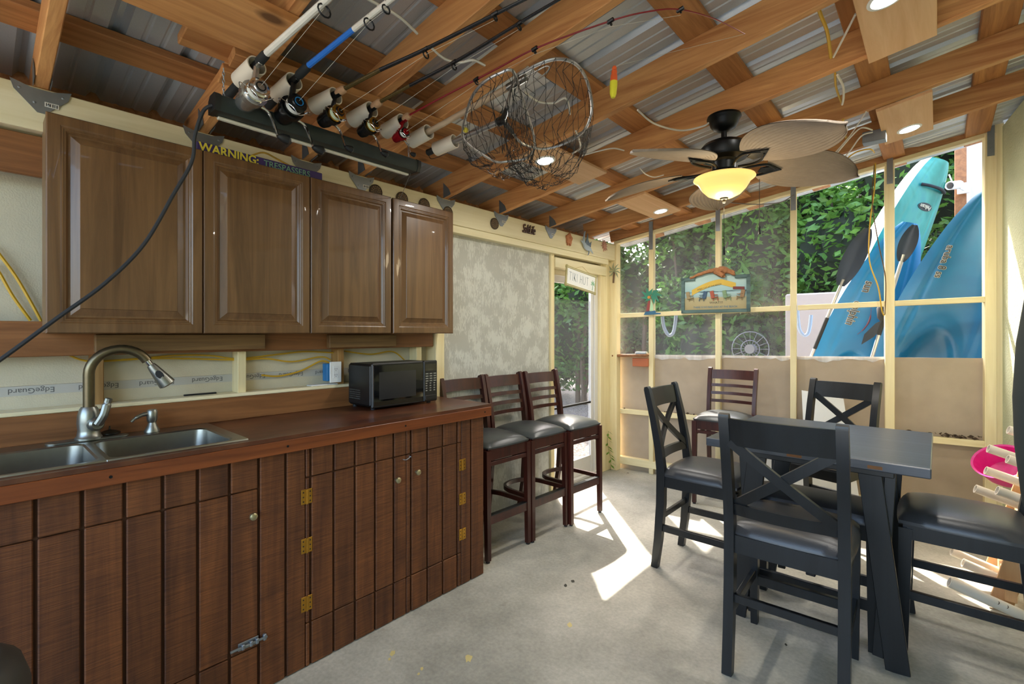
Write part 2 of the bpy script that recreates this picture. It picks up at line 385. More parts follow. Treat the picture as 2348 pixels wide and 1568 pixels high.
def concrete():
    m, t, p, N, L = nodes('concrete_floor'); p.inputs['Roughness'].default_value = 0.62
    tc = N.new('ShaderNodeTexCoord')
    def noise(s, d, r=0.6):
        n = N.new('ShaderNodeTexNoise'); n.inputs['Scale'].default_value = s; n.inputs['Detail'].default_value = d; n.inputs['Roughness'].default_value = r; L.new(tc.outputs['Object'], n.inputs['Vector']); return n
    a = noise(1.7, 6); b = noise(60, 4); c = noise(7, 8, 0.7)
    cr = N.new('ShaderNodeValToRGB'); cr.color_ramp.elements[0].position = 0.32; cr.color_ramp.elements[1].position = 0.7
    cr.color_ramp.elements[0].color = rgb('8f8c7e'); cr.color_ramp.elements[1].color = rgb('c4bfae'); L.new(a.outputs['Fac'], cr.inputs['Fac'])
    m1 = N.new('ShaderNodeMix'); m1.data_type = 'RGBA'; m1.blend_type = 'OVERLAY'; m1.inputs['Factor'].default_value = 0.32
    L.new(cr.outputs[0], m1.inputs['A']); L.new(b.outputs['Fac'], m1.inputs['B'])
    st = N.new('ShaderNodeValToRGB'); st.color_ramp.elements[0].position = 0.60; st.color_ramp.elements[1].position = 0.78; st.color_ramp.elements[1].color = (0.5, 0.5, 0.5, 1); L.new(c.outputs['Fac'], st.inputs['Fac'])
    m2 = N.new('ShaderNodeMix'); m2.data_type = 'RGBA'; m2.inputs['B'].default_value = rgb('746a58'); L.new(st.outputs[0], m2.inputs['Factor']); L.new(m1.outputs['Result'], m2.inputs['A'])
    vo = N.new('ShaderNodeTexVoronoi'); vo.inputs['Scale'].default_value = 2.3; L.new(tc.outputs['Object'], vo.inputs['Vector'])
    dr = N.new('ShaderNodeValToRGB'); dr.color_ramp.elements[0].position = 0.028; dr.color_ramp.elements[1].position = 0.034; dr.color_ramp.elements[0].color = (0.8, 0.8, 0.8, 1); dr.color_ramp.elements[1].color = (0, 0, 0, 1)
    L.new(vo.outputs['Distance'], dr.inputs['Fac'])
    m3 = N.new('ShaderNodeMix'); m3.data_type = 'RGBA'; m3.inputs['B'].default_value = rgb('33302a'); L.new(dr.outputs[0], m3.inputs['Factor']); L.new(m2.outputs['Result'], m3.inputs['A'])
    L.new(m3.outputs['Result'], p.inputs['Base Color'])
    bp = N.new('ShaderNodeBump'); bp.inputs['Strength'].default_value = 0.25; bp.inputs['Distance'].default_value = 0.004; L.new(b.outputs['Fac'], bp.inputs['Height']); L.new(bp.outputs['Normal'], p.inputs['Normal'])
    return m
def gravel():
    m, t, p, N, L = nodes('gravel'); p.inputs['Roughness'].default_value = 0.9
    tc = N.new('ShaderNodeTexCoord'); vo = N.new('ShaderNodeTexVoronoi'); vo.inputs['Scale'].default_value = 38; L.new(tc.outputs['Object'], vo.inputs['Vector'])
    cr = N.new('ShaderNodeValToRGB'); e = cr.color_ramp.elements; e[0].color = rgb('4b4038'); e[1].color = rgb('a89a8c'); L.new(vo.outputs['Color'], cr.inputs['Fac']); L.new(cr.outputs[0], p.inputs['Base Color'])
    b = N.new('ShaderNodeBump'); b.inputs['Strength'].default_value = 0.8; b.inputs['Distance'].default_value = 0.02; b.invert = True; L.new(vo.outputs['Distance'], b.inputs['Height']); L.new(b.outputs['Normal'], p.inputs['Normal'])
    return m
def paintply():
    m, t, p, N, L = nodes('weathered_painted_ply'); p.inputs['Roughness'].default_value = 0.6
    tc = N.new('ShaderNodeTexCoord'); mp = N.new('ShaderNodeMapping'); mp.inputs['Scale'].default_value = (1, 1, 0.2); L.new(tc.outputs['Object'], mp.inputs['Vector'])
    n1 = N.new('ShaderNodeTexNoise'); n1.inputs['Scale'].default_value = 100; n1.inputs['Detail'].default_value = 4; n1.inputs['Distortion'].default_value = 1.4; L.new(mp.outputs[0], n1.inputs['Vector'])
    n2 = N.new('ShaderNodeTexNoise'); n2.inputs['Scale'].default_value = 9; n2.inputs['Detail'].default_value = 2; L.new(tc.outputs['Object'], n2.inputs['Vector'])
    ad = N.new('ShaderNodeMath'); ad.operation = 'ADD'; L.new(n1.outputs['Fac'], ad.inputs[0]); L.new(n2.outputs['Fac'], ad.inputs[1])
    cr = N.new('ShaderNodeValToRGB'); cr.color_ramp.elements[0].position = 0.49; cr.color_ramp.elements[1].position = 0.54
    cr.color_ramp.elements[0].color = rgb('b0afa5'); cr.color_ramp.elements[1].color = rgb('c8c8be')
    hf = N.new('ShaderNodeMath'); hf.operation = 'MULTIPLY'; hf.inputs[1].default_value = 0.5; L.new(ad.outputs[0], hf.inputs[0]); L.new(hf.outputs[0], cr.inputs['Fac']); L.new(cr.outputs[0], p.inputs['Base Color'])
    return m
sheath = plain('wall_board', 'c6bea4', 0.85, noise=0.12, scale=9, bump=0.2, bscale=160)
bandg = plain('board_edge_band', 'b4b2a8', 0.7, noise=0.06)
tanpanel = plain('tan_hardboard', 'a89781', 0.8, noise=0.22, scale=5, bump=0.1, bscale=220)
stucco = plain('stucco_green', 'b9bb98', 0.9, noise=0.08, scale=6, bump=0.8, bscale=70)
scr_a = veil('insect_screen', '8f8f92', 0.40, 0.9, 0.17)
scr_b = veil('clear_screen', '9a9da0', 0.02, 0.9)
film = veil('plastic_film', 'e8e8e8', 0.5, 0.35, 0.3)
doorglass = veil('door_screen', '77787a', 0.30, 0.4, 0.06)
alu = plain('white_aluminium', 'dcd9d2', 0.4, 0.1, 0.04)

# ------------------------------------------------------------------ ground and floor
m = MB(); box(m, -3.0, 1.6, -8.0, 5.35, -0.12, 0.0)  # slab extended unseen behind the camera to bounce sunlight up to the roof
flo = tag(solo('floor', m, concrete(), 'grey stained concrete slab floor', 'floor'), kind='structure')
ypaint = plain('dried_yellow_paint', 'cdbb7a', 0.6); dpaint = plain('dark_drips', '3a382f', 0.7)
for px, py, r_, mt in ((900, 1498, .028, ypaint), (1075, 1509, .032, ypaint), (1307, 1433, .028, ypaint), (893, 1511, .012, ypaint), (967, 1533, .014, ypaint), (960, 1545, .01, ypaint), (1313, 1333, .022, dpaint), (1297, 1342, .02, dpaint), (1802, 1478, .012, dpaint)):
    c = onz(px, py, 0); q = MB(); n_ = 12; rr = [r_ * random.uniform(.55, 1.0) for _ in range(n_)]
    prism(q, [(rr[k] * math.cos(k * .5236) * .6, rr[k] * math.sin(k * .5236)) for k in range(n_)], c + ZV * .0005, (.75, .66, 0), (-.66, .75, 0), .0008); part('paint_spot', q, mt, flo)
m = MB(); box(m, -30, 30, -25, 40, -0.4, -0.10)
tag(solo('ground', m, gravel(), 'brown gravel yard outside the porch', 'ground'), kind='structure')

# ------------------------------------------------------------------ roof
ceil = thing('ceiling', 'open shed roof of pine rafters under ribbed metal sheets', 'ceiling', kind='structure')
RH = 0.14
XE0, XE1 = -2.78, 0.98
up = Vector((-RM, 0, 1)).normalized()
RAFT = [-1.1, -0.45, 0.178, 0.72, 1.205, 1.537, 2.19, 2.755, 3.40, 4.01]
def plate(parent, y):
    # galvanised tie plate folded around a rafter end, screwed to the header
    q = MB(); X = -2.556
    prism(q, [(-.085, .02), (-.075, -.015), (-.012, -.085), (.012, -.085), (.075, -.015), (.085, .02), (.03, .004), (-.03, .004)], (X, y, 2.375), (0, 1, 0), (0, 0, 1), 0.003)
    for s in (-1, 1):
        prism(q, [(0, 0), (0.075, 0.012), (0.06, 0.05), (0.0, 0.105)], (X, y + s * 0.024, 2.385), (1, 0, 0), (0, 0, 1), 0.002)
    for a, c in ((-.06, -.008), (.06, -.008), (-.02, -.05), (.02, -.05)): lathe(q, [(.005, 0), (.005, .003), (.002, .0045)], 8, (X, y + a, 2.375 + c), (1, 0, 0))
    part('tie_plate', q, galv, parent)
    q = MB(); box(q, X + 0.0016, X + 0.0024, y + .008, y + .048, 2.318, 2.336); part('barcode_label', q, sticker, parent)
    q = MB()
    for k in range(6): box(q, X + 0.0025, X + 0.0029, y + .012 + k * .0058, y + .0142 + k * .0058 + .001 * (k % 2), 2.321, 2.333)
    part('barcode', q, ink, parent)
for y in RAFT:
    m = MB(); a = Vector((XE0 if y < 3.9 else -2.60, y, 0)); b = Vector((XE1, y, 0))
    for v in (a, b): v.z = roofz(v.x, RH / 2)
    bar(m, a, b, 0.042, RH, up, 0.003)
    r = part('rafter', m, rafterw, ceil)
    if y > 0 and y < 3.9: plate(r, y)
for x in (-2.40, -1.88, -1.365, -0.805, -0.264, 0.223, 0.75):
    m = MB(); z = roofz(x, RH + 0.017); bar(m, (x, -1.9, z), (x, 5.25, z), 0.138, 0.034, up, 0.003); part('purlin', m, purlinw, ceil)
def sheet(y0):
    # ribbed steel: tall ribs every 0.23 m and two low ones between
    prof = []
    for k in range(4):
        b = y0 + k * 0.229
        prof += [(b, 0), (b + .018, .026), (b + .036, .026), (b + .054, 0), (b + .098, 0), (b + .104, .004), (b + .112, .004), (b + .118, 0), (b + .158, 0), (b + .164, .004), (b + .172, .004), (b + .178, 0)]
    prof.append((y0 + 4 * 0.229 + 0.01, 0)); q = MB(); vs = []; n = len(prof)
    for x in (-2.90, 1.05):
        for y, h in prof: vs.append((x, y, roofz(x, RH + 0.036 + h)))
    vs += [(a, b, c + 0.003) for a, b, c in vs]
    fs = [(i, i + 1, n + i + 1, n + i) for i in range(n - 1)] + [(2 * n + i, 3 * n + i, 3 * n + i + 1, 2 * n + i + 1) for i in range(n - 1)]
    fs += [(i, 2 * n + i, 2 * n + i + 1, i + 1) for i in range(n - 1)] + [(n + i, n + i + 1, 3 * n + i + 1, 3 * n + i) for i in range(n - 1)]
    q.add(vs, fs); part('roof_sheet', q, roofm, ceil, sharp=20)
for k in range(8): sheet(-1.95 + k * 0.916)
m = MB(); box(m, -2.90, -2.64, -1.9, 4.62, 2.318, 2.333); part('eave_light_block', m, beamw, ceil)  # added board closing the eave from below so its pocket stays dark
m = MB(); box(m, -2.90, -2.875, -1.9, 4.62, 2.333, 2.56); part('eave_sky_block', m, beamw, ceil)  # added board at the eave end, keeps sky light off the overhang
# loose timbers fixed to the rafters
def roof_board(name, p, q, w, th, off, mat):
    m = MB(); x0, y0 = p; x1, y1 = q
    bar(m, (x0, y0, roofz(x0, off)), (x1, y1, roofz(x1, off)), w, th, up, 0.004); return part(name, m, mat, ceil)
roof_board('board', (-1.735, -1.2), (-1.735, 0.75), 0.235, 0.038, -0.021, planky)
roof_board('board', (-2.10, 0.52), (-2.10, 1.45), 0.13, 0.04, 0.12, planky)
# ------------------------------------------------------------------ left wall
wl = thing('wall_left', 'cream framed wall with bare studs and wall board', 'wall', kind='structure')
XS, XB, XH = -2.62, -2.70, -2.56
def wbox(name, mat, x0, x1, y0, y1, z0, z1, b=0.003, parent=None):
    q = MB(); box(q, x0, x1, y0, y1, z0, z1, b); return part(name, q, mat, parent or wl)
wbox('wall_board', sheath, XB - .016, XB, -1.9, 2.14, 0.0, 1.2425, 0.0)
wbox('wall_board', sheath, XB - .016, XB, -1.9, 2.14, 1.2435, 2.30, 0.0)
eb = wbox('edge_band', bandg, XB, XB + .0012, -1.9, 2.14, 1.205, 1.242, 0.0)
for k in range(11):
    y = -0.25 + k * 0.205
    text('edge_lettering', 'EdgeGuard', 0.030, edgeink, eb, (XB + .0016, y, 1.2235), (0, -1, 0), (0, 0, -1), 0.0002)
for y0, y1, mt in ((-1.25, -1.21, creamz), (-.36, -.32, creamz), (.33, .37, studw), (.885, .925, creamz), (1.42, 1.46, studw), (1.985, 2.03, creamz)):
    wbox('stud', mt, XB, XS, y0, y1, 0.0, 2.22)
wbox('post', creamz, XB, XS + .03, 2.125, 2.205, 0.0, 2.22)
wbox('sill_plate', cream, XB, -2.585, -1.9, 2.12, 1.138, 1.154)
wbox('board', redboard, XS, XS + .022, -1.9, 2.11, 2.055, 2.212)
wbox('board', redboard, XS, XS + .022, -1.9, 2.11, 1.36, 1.497)
a = onx(218, 800, -2.565).y; b = onx(608, 800, -2.565).y; wbox('cleat', cleatw, -2.598, -2.56, a, b, 1.372, 1.446)
a = onx(755, 790, -2.565).y; b = onx(908, 790, -2.565).y; wbox('cleat', cleatw, -2.598, -2.56, a, b, 1.368, 1.442)
wbox('header_beam', cream, XS - .06, XH, -1.9, 4.60, 2.222, 2.386)
wbox('header_trim', cream, XS - .02, XH - .012, 2.2, 4.42, 2.170, 2.222)
wbox('painted_panel', paintply(), XS - .03, XS - .012, 2.205, 3.475, 0.0, 2.19)
wbox('door_trim', creamz, XB, XS + .01, 3.475, 3.525, 0.0, 2.18)
wbox('lintel', cream, XB, -2.598, 3.525, 4.42, 2.055, 2.145)
wbox('lintel_backing', cream, XB - .03, XB, 3.5, 4.45, 1.98, 2.30)
wbox('post', creamz, XB - .02, XS, 4.345, 4.53, 0.0, 2.222)
wbox('post', creamz, XB - .02, -2.54, 4.53, 4.612, 0.0, 2.40)
# storm door
d1 = thing('door_1', 'white framed storm door with glass and lower screen', 'door', kind='structure')
XD = -2.685
wbox('door_jamb', alu, XD - .03, XD + .03, 4.285, 4.345, 0, 2.055, parent=d1)
wbox('door_jamb', alu, XD - .03, XD + .03, 3.525, 3.56, 0, 2.055, parent=d1)
wbox('door_stile', alu, XD - .015, XD + .015, 4.235, 4.282, 0.03, 2.0, parent=d1)
wbox('door_stile', alu, XD - .015, XD + .015, 3.562, 3.60, 0.03, 2.0, parent=d1)
wbox('top_rail', alu, XD - .015, XD + .015, 3.60, 4.235, 1.93, 2.0, parent=d1)
wbox('mid_rail', blackm, XD - .015, XD + .015, 3.60, 4.235, 0.735, 0.755, parent=d1)
wbox('kick_panel', alu, XD - .012, XD + .012, 3.60, 4.235, 0.03, 0.20, parent=d1)
wbox('threshold', alu, XD - .05, XD + .05, 3.53, 4.34, 0.0, 0.03, parent=d1)
wbox('pane', doorglass, XD - .003, XD + .003, 3.60, 4.235, 0.755, 1.78, 0.0, d1)
wbox('pane', scr_b, XD - .003, XD + .003, 3.60, 4.235, 1.78, 1.93, 0.0, d1)
wbox('pane', doorglass, XD - .003, XD + .003, 3.60, 4.235, 0.20, 0.735, 0.0, d1)

# ------------------------------------------------------------------ screened end wall
wb = thing('wall_back', 'screened end wall of cream posts over tan panels', 'wall', kind='structure')
fe = Vector((1, FS, 0)).normalized(); fn = Vector((FS, -1, 0)).normalized()      # along the wall, and towards the room
def fpt(px, py, out=0.0): return onf(px, py) + fn * out
def ffl(px, z, out=0.0):
    p = onf(px, HY); return Vector((p.x, p.y, z)) + fn * out
T0, T1 = fpt(1412.8, 560), fpt(2262, 311)
def trimz(x): return T0.z + (T1.z - T0.z) * (x - T0.x) / (T1.x - T0.x)
for px, wd_ in ((1492.5, .046), (1646, .046), (1819, .048), (2040.5, .062), (2272, .064)):
    c = ffl(px, 0); m = MB(); M = M4(fe, -fn, ZV, c)
    box(m, -wd_ / 2, wd_ / 2, 0.0, 0.085, 0.0, trimz(c.x) + 0.01, 0.003, M); po = part('post', m, creamz, wb)
    m = MB(); zt = trimz(c.x); box(m, -.02, .02, -0.0035, -0.0005, zt - 0.16, zt + 0.13, 0.0, M)
    for s in (-.1, .07): lathe(m, [(.006, 0), (.005, .003)], 8, c + fn * .0035 + ZV * (zt + s), fn)
    part('strap_plate', m, galv, po)
def frail(name, mat, pa, pb, w, th, out, parent=wb, ext=0.0):
    m = MB(); a = Vector(pa) + fn * out; b = Vector(pb) + fn * out
    bar(m, a - fe * ext, b + fe * ext, th, w, ZV, 0.003); return part(name, m, mat, parent)
frail('base_plate', creamx, fpt(1410, 1052), ffl(2262, .04), .075, .085, -.04)
POSTX = [1410, 1492.5, 1646, 1819, 2040.5, 2272]
LR = [fpt(1410, 941), fpt(2262, 1020)]; UR = [fpt(1410, 724), fpt(2262, 686)]
def lerp(a, b, t): return a + (b - a) * t
for i in range(5):
    def at(line, px):
        p = onf(px, HY); t = (p.x - line[0].x) / (line[1].x - line[0].x); return lerp(line[0], line[1], t)
    e = 0.024 if i < 3 else 0.031
    for nm, ln, w in (('mid_rail', LR, .05), ('screen_rail', UR, .044)):
        a = at(ln, POSTX[i]) + fe * (e if i else 0); b = at(ln, POSTX[i + 1]) - fe * e
        frail(nm, creamx, a, b, w, .04, -.022)
    # panel below, screen above
    a = ffl(POSTX[i], 0, -.06); b = ffl(POSTX[i + 1], 0, -.06)
    za, zb = fpt(1410, 814).z, fpt(2262, 822).z
    def sill(p): return lerp(za, zb, (p.x - T0.x) / (T1.x - T0.x))
    m = MB(); vs = [a, b, Vector((b.x, b.y, sill(b))), Vector((a.x, a.y, sill(a)))]
    m.add(vs + [v - fn * .008 for v in vs], [(0, 1, 2, 3), (7, 6, 5, 4), (0, 4, 5, 1), (1, 5, 6, 2), (2, 6, 7, 3), (3, 7, 4, 0)]); part('panel', m, tanpanel, wb)
    m = MB(); c = -0.07
    a2 = a - fn * .005; b2 = b - fn * .005; nn = 6
    vs = [Vector((p.x, p.y, z)) for p in (a2, b2) for z in (sill(p) - .02, trimz(p.x) + .03)]
    m.add(vs, [(0, 2, 3, 1)]); part('screen', m, scr_a if i < 3 else scr_b, wb)
    if i in (1, 2, 3):                         # torn plastic film stapled along the panel top
        m = MB(); n = 14; vs = []; fs = []
        for k in range(n + 1):
            p = lerp(a, b, (k + .3) / (n + .6)) + fn * .006; z = sill(p) + .006; vs += [Vector((p.x, p.y, z)), Vector((p.x, p.y, z - .02 - .035 * random.random()))]
        for k in range(n): fs.append((2 * k, 2 * k + 2, 2 * k + 3, 2 * k + 1))
        m.add(vs, fs); part('plastic_film', m, film, wb)
frail('head_trim', creamx, T0 + ZV * .016, T1 + ZV * .016, .034, .07, -.045, ext=.03)
frail('head_beam', beamw, T0 + ZV * .105, T1 + ZV * .105, .145, .04, -.035, ext=.08)
frail('head_plate', beamw, T0 + ZV * .215, T1 + ZV * .215, .07, .04, -.085, ext=.1)
# dead leaves lying along the middle rail
m = MB()
for k in range(150):
    t = random.random() ** .6; p = lerp(LR[0], LR[1], t) - fn * .018 + ZV * (.028 + random.random() * .03 * t)
    if random.random() < 0.4 and t < .5: continue
    s = .012 + .014 * random.random(); q = Matrix.Rotation(random.random() * 6, 4, 'Z') @ Matrix.Rotation(random.random() * 2, 4, 'X')
    m.add([p + (q @ Vector(v)) * s for v in ((-1, 0, 0), (0, -.5, .2), (1, 0, 0), (0, .5, .2))], [(0, 1, 2, 3)])
tag(solo('leaf_litter', m, plain('dead_leaves', '4a3a2a', 0.9, noise=0.3), 'dead brown leaves caught along the low cream rail', 'leaf litter', recalc=False), kind='stuff')

# ------------------------------------------------------------------ house wall on the right
K = onf(2299, HY); wr_dir = Vector((FS, -1, 0)).normalized()
wr = thing('wall_right', 'pale green stucco house wall', 'wall', kind='structure')
m = MB(); e = K + wr_dir * 7.2; n2 = fe
vs = []
for p in (K, e, e + n2 * .18, K + n2 * .18): vs += [Vector((p.x, p.y, 0)), Vector((p.x, p.y, roofz(p.x, .15)))]
m.add(vs, [(0, 2, 3, 1), (2, 4, 5, 3), (4, 6, 7, 5), (6, 0, 1, 7), (1, 3, 5, 7), (0, 6, 4, 2)]); part('stucco', m, stucco, wr)
m = MB(); c = onf(2290.5, HY); box(m, -.022, .03, 0.01, .06, 0, trimz(c.x) + .2, .003, M4(fe, -fn, ZV, (c.x, c.y, 0))); part('corner_trim', m, creamz, wr)
# ------------------------------------------------------------------ base cabinet faced with rough-sawn siding
XP = -2.05
bc = thing('base_cabinet', 'long base cabinet faced with dark rough-sawn planks under the counter', 'cabinet', (-2.3, 0.1, 0))
m = MB(); box(m, -2.60, XP - .014, -1.9, 2.05, 0.0, 0.955); part('carcass', m, groovew, bc)
y594 = onx(594, 1100, XP).y; SP = 0.107
grooves = [y594 + k * SP for k in range(-25, 16)]
grooves = [g for g in grooves if -1.9 < g < 2.03] + [2.057]
Z0, Z1, ZT = 0.19, 0.824, 0.953
yA0, yA1 = -0.32, y594
yB0, yB1 = onx(701, 1250, XP).y, onx(932, 1200, XP).y
yC0, yC1 = onx(939, 1150, XP).y, onx(1058, 1150, XP).y
doors = []
def plank(y0, y1, z0, z1, parent):
    q = MB(); dx = random.uniform(-.0012, .0012); box(q, XP - .016, XP + dx, y0, y1, z0, z1, 0.0035); return part('plank', q, plankw, parent)
for lab, a, b in (('left', yA0, yA1), ('mid', yB0, yB1), ('end', yC0, yC1)):
    q = MB(); box(q, XP - .022, XP - .0145, a, b, Z0 + .004, Z1 - .004); doors.append((a, b, part('door', q, groovew, bc)))
g0 = -1.9
for g in grooves:
    cuts = [g0] + sorted(y for a, b, _ in doors for y in (a, b) if g0 + .012 < y < g - .012) + [g]
    for i in range(len(cuts) - 1):
        ga = .005 if cuts[i] == g0 else .0015; gb = .005 if cuts[i + 1] == g else .0015
        a, b = cuts[i] + ga, cuts[i + 1] - gb; mid = (a + b) / 2
        dr = next((d for p, q_, d in doors if p - .01 < mid < q_ + .01), None)
        if dr:
            plank(a, b, Z1 + .002, ZT, bc); plank(a, b, Z0 + .002, Z1 - .002, dr); plank(a, b, 0.003, Z0 - .002, bc)
        else: plank(a, b, 0.003, ZT, bc)
    g0 = g
def knob(px, py, dr):
    p = onx(px, py, XP); q = MB(); lathe(q, [(.006, 0), (.006, .012), (.012, .016), (.0155, .022), (.014, .029), (.008, .033), (.001, .034)], 16, p, (1, 0, 0)); part('knob', q, nickel, dr)
knob(576, 1181, doors[0][2]); knob(907, 1099, doors[1][2]); knob(953, 1081, doors[2][2])
def hinge(px, py, dr):
    p = onx(px, py, XP); q = MB()
    for s in (-1, 1): box(q, XP + .0005, XP + .003, p.y + (s * .013) - .0115, p.y + (s * .013) + .0115, p.z - .032, p.z + .032, .0008)
    tube(q, [(XP + .004, p.y, p.z - .032), (XP + .004, p.y, p.z + .032)], .004, 8); part('hinge', q, brass, dr)
    for s in (-1, 1):
        for k in (-.02, 0, .02): q = MB(); lathe(q, [(.0035, 0), (.002, .001)], 6, (XP + .003, p.y + s * .015, p.z + k), (1, 0, 0)); part('screw', q, blackm, dr)
for py in (1138, 1250, 1383): hinge(703, py, doors[1][2])
for py in (1065, 1143, 1224): hinge(1060, py, doors[2][2])
p = onx(580, 1470, XP); q = MB(); box(q, XP, XP + .003, p.y - .055, p.y + .02, p.z - .015, p.z + .015, .001); tube(q, [(XP + .010, p.y - .085, p.z), (XP + .010, p.y + .05, p.z)], .005, 8)
for k in (-.04, -.01, .012): box(q, XP, XP + .017, p.y + k - .006, p.y + k + .006, p.z - .011, p.z + .011, .003)
box(q, XP, XP + .015, p.y + .035, p.y + .048, p.z - .012, p.z + .014, .003); part('slide_bolt', q, galv, bc)
p = onx(930, 1051, XP); q = MB(); tube(q, cat([p + Vector((.004, -.02, 0)), p + Vector((.014, -.008, -.003)), p + Vector((.014, .01, .002)), p + Vector((.006, .022, .006))]), .0022, 6); tube(q, cat([p + Vector((0, .02, .01)), p + Vector((.012, .024, .006)), p + Vector((0, .028, 0))]), .002, 6); part('hook_latch', q, galv, bc)

# ------------------------------------------------------------------ worktop
SY0, SY1, SX0, SX1 = -0.115, 0.735, -2.562, -2.058
wt = thing('worktop', 'scuffed red-brown plywood worktop with a stained pine edge', 'countertop', (-2.3, 0.1, 1.01))
m = MB()
for x0, x1, y0, y1 in ((-2.60, -2.022, -1.9, SY0 + .02), (-2.60, -2.022, SY1 - .02, 2.09), (-2.60, SX0 + .02, SY0 + .02, SY1 - .02), (SX1 - .02, -2.022, SY0 + .02, SY1 - .02)): box(m, x0, x1, y0, y1, 1.009, 1.025)
part('top', m, counterw, wt)
m = MB(); box(m, -2.045, -2.018, -1.9, 2.088, 0.954, 1.008, .002); eb_ = part('edge_band', m, bandw, wt)
for px, py in ((254, 1090), (660, 1022), (930, 970), (1112, 941)):
    p = onx(px, py, -2.018); m = MB(); lathe(m, [(.005, 0), (.005, .0012), (.002, .0005)], 10, (-2.018, p.y, .982), (1, 0, 0)); part('screw', m, blackm, eb_)
m = MB(); box(m, -2.612, -2.585, -1.9, 2.10, 1.025, 1.137, .003); part('backsplash', m, redboard, wt)
# ------------------------------------------------------------------ double sink
def rrect(y0, y1, x0, x1, r, n=5):
    P = []
    for cx, cy, a0 in ((x1 - r, y1 - r, 0), (x0 + r, y1 - r, 90), (x0 + r, y0 + r, 180), (x1 - r, y0 + r, 270)):
        for k in range(n + 1):
            a = math.radians(a0 + 90 * k / n); P.append((cx + r * math.cos(a), cy + r * math.sin(a)))
    return P
sk = thing('sink', 'double bowl stainless steel sink set into the worktop', 'sink', (-2.31, 0.31, 1.026))
def loops(m, L_, cap=True):
    n = len(L_[0][0]); vs = [(x, y, z) for lp, z in L_ for x, y in lp]; fs = []
    for i in range(len(L_) - 1):
        for k in range(n): fs.append((i * n + k, i * n + (k + 1) % n, (i + 1) * n + (k + 1) % n, (i + 1) * n + k))
    if cap: fs.append(tuple((len(L_) - 1) * n + k for k in range(n)))
    m.add(vs, fs)
rm = MB(); SD = 0.298
for cy0, cy1, by0, by1 in ((SY0, SD, SY0 + .04, SD - .018), (SD, SY1, SD + .018, SY1 - .045)):
    bx0, bx1 = SX0 + .105, SX1 - .03
    loops(rm, [(rrect(cy0, cy1, SX0, SX1, .002), 1.0255), (rrect(cy0 + .0, cy1 - .0, SX0 + .002, SX1 - .002, .002), 1.031), (rrect(by0 - .006, by1 + .006, bx0 - .006, bx1 + .006, .046), 1.0295)], False)
    q = MB(); loops(q, [(rrect(by0 - .006, by1 + .006, bx0 - .006, bx1 + .006, .046), 1.0295), (rrect(by0, by1, bx0, bx1, .042), 1.024), (rrect(by0 + .008, by1 - .008, bx0 + .008, bx1 - .008, .05), .89), (rrect(by0 + .03, by1 - .03, bx0 + .03, bx1 - .03, .05), .868)])
    bw = part('bowl', q, steel, sk)
    q = MB(); lathe(q, [(.042, 0), (.042, .003), (.03, .002), (.001, .0005)], 20, ((bx0 + bx1) / 2, (by0 + by1) / 2, .8685)); part('drain', q, chrome, bw)
part('rim', rm, steel, sk)
tarn = plain('tarnished_bronze', '6a5f48', 0.32, 0.85, 0.35, 30); satin = plain('satin_nickel', '8f9088', 0.34, 0.9, 0.15, 30)
FX0, FY0 = -2.508, 0.308
fc = thing('faucet', 'tall gooseneck faucet with a tarnished neck and pull-down spray head', 'faucet', (FX0, FY0, 1.031))
m = MB(); lathe(m, [(.043, 0), (.043, .008), (.037, .015), (.034, .035), (.037, .065), (.035, .095), (.029, .118), (.024, .127)], 22, (FX0, FY0, 1.034)); part('body', m, satin, fc)
m = MB(); loops(m, [(rrect(FY0 - .125, FY0 + .125, FX0 - .03, FX0 + .03, .029), 1.031), (rrect(FY0 - .125, FY0 + .125, FX0 - .03, FX0 + .03, .029), 1.034), (rrect(FY0 - .12, FY0 + .12, FX0 - .026, FX0 + .026, .025), 1.037)]); part('deck_plate', m, satin, fc)
sd = Vector((0.10, 1, 0)).normalized(); R = .098; zc = 1.288; nk = [Vector((FX0, FY0, 1.155)), Vector((FX0, FY0, 1.23)), Vector((FX0, FY0, zc))]
for k in range(1, 15):
    a = math.radians(180 - k * 10.8); nk.append(Vector((FX0, FY0, zc)) + sd * (R + R * math.cos(a)) + ZV * R * math.sin(a))
m = MB(); tube(m, nk, .0185, 14); part('neck', m, tarn, fc)
t = (nk[-1] - nk[-2]).normalized(); m = MB(); lathe(m, [(.011, 0), (.011, .022)], 14, nk[-1], t); part('swivel', m, chrome, fc)
m = MB(); b = nk[-1] + t * .022; lathe(m, [(.015, 0), (.018, .012), (.031, .095), (.0315, .102), (.024, .107)], 18, b, t); hd = part('spray_head', m, satin, fc)
m = MB(); sidev = Vector((sd.y, -sd.x, 0)); o = b + t * .05 + sidev * .0215; prism(m, [(.013 * math.cos(k * .63), .02 * math.sin(k * .63)) for k in range(10)], o, sd.cross(sidev).cross(sidev).normalized() if 0 else Vector((t.z, 0, -t.x)).cross(sidev).normalized() if 0 else t.cross(sidev).normalized(), t, .008); part('spray_button', m, rubber, hd)
m = MB(); c = Vector((FX0 + .036, FY0 + .017, 1.095)); lathe(m, [(.027, -.016), (.027, .006), (.02, .013)], 18, c, (1, .35, 0)); tube(m, cat([c + Vector((.012, .004, 0)), c + Vector((.022, .02, .035)), c + Vector((.02, .03, .075)), c + Vector((.022, .036, .10))]), [.015] * 9 + [.0145] * 8 + [.012] * 7 + [.009], 10); part('lever', m, satin, fc)
DX, DY = -2.508, .512
dp = thing('soap_dispenser', 'small satin soap dispenser with a curved spout beside the faucet', 'soap dispenser', (DX, DY, 1.031))
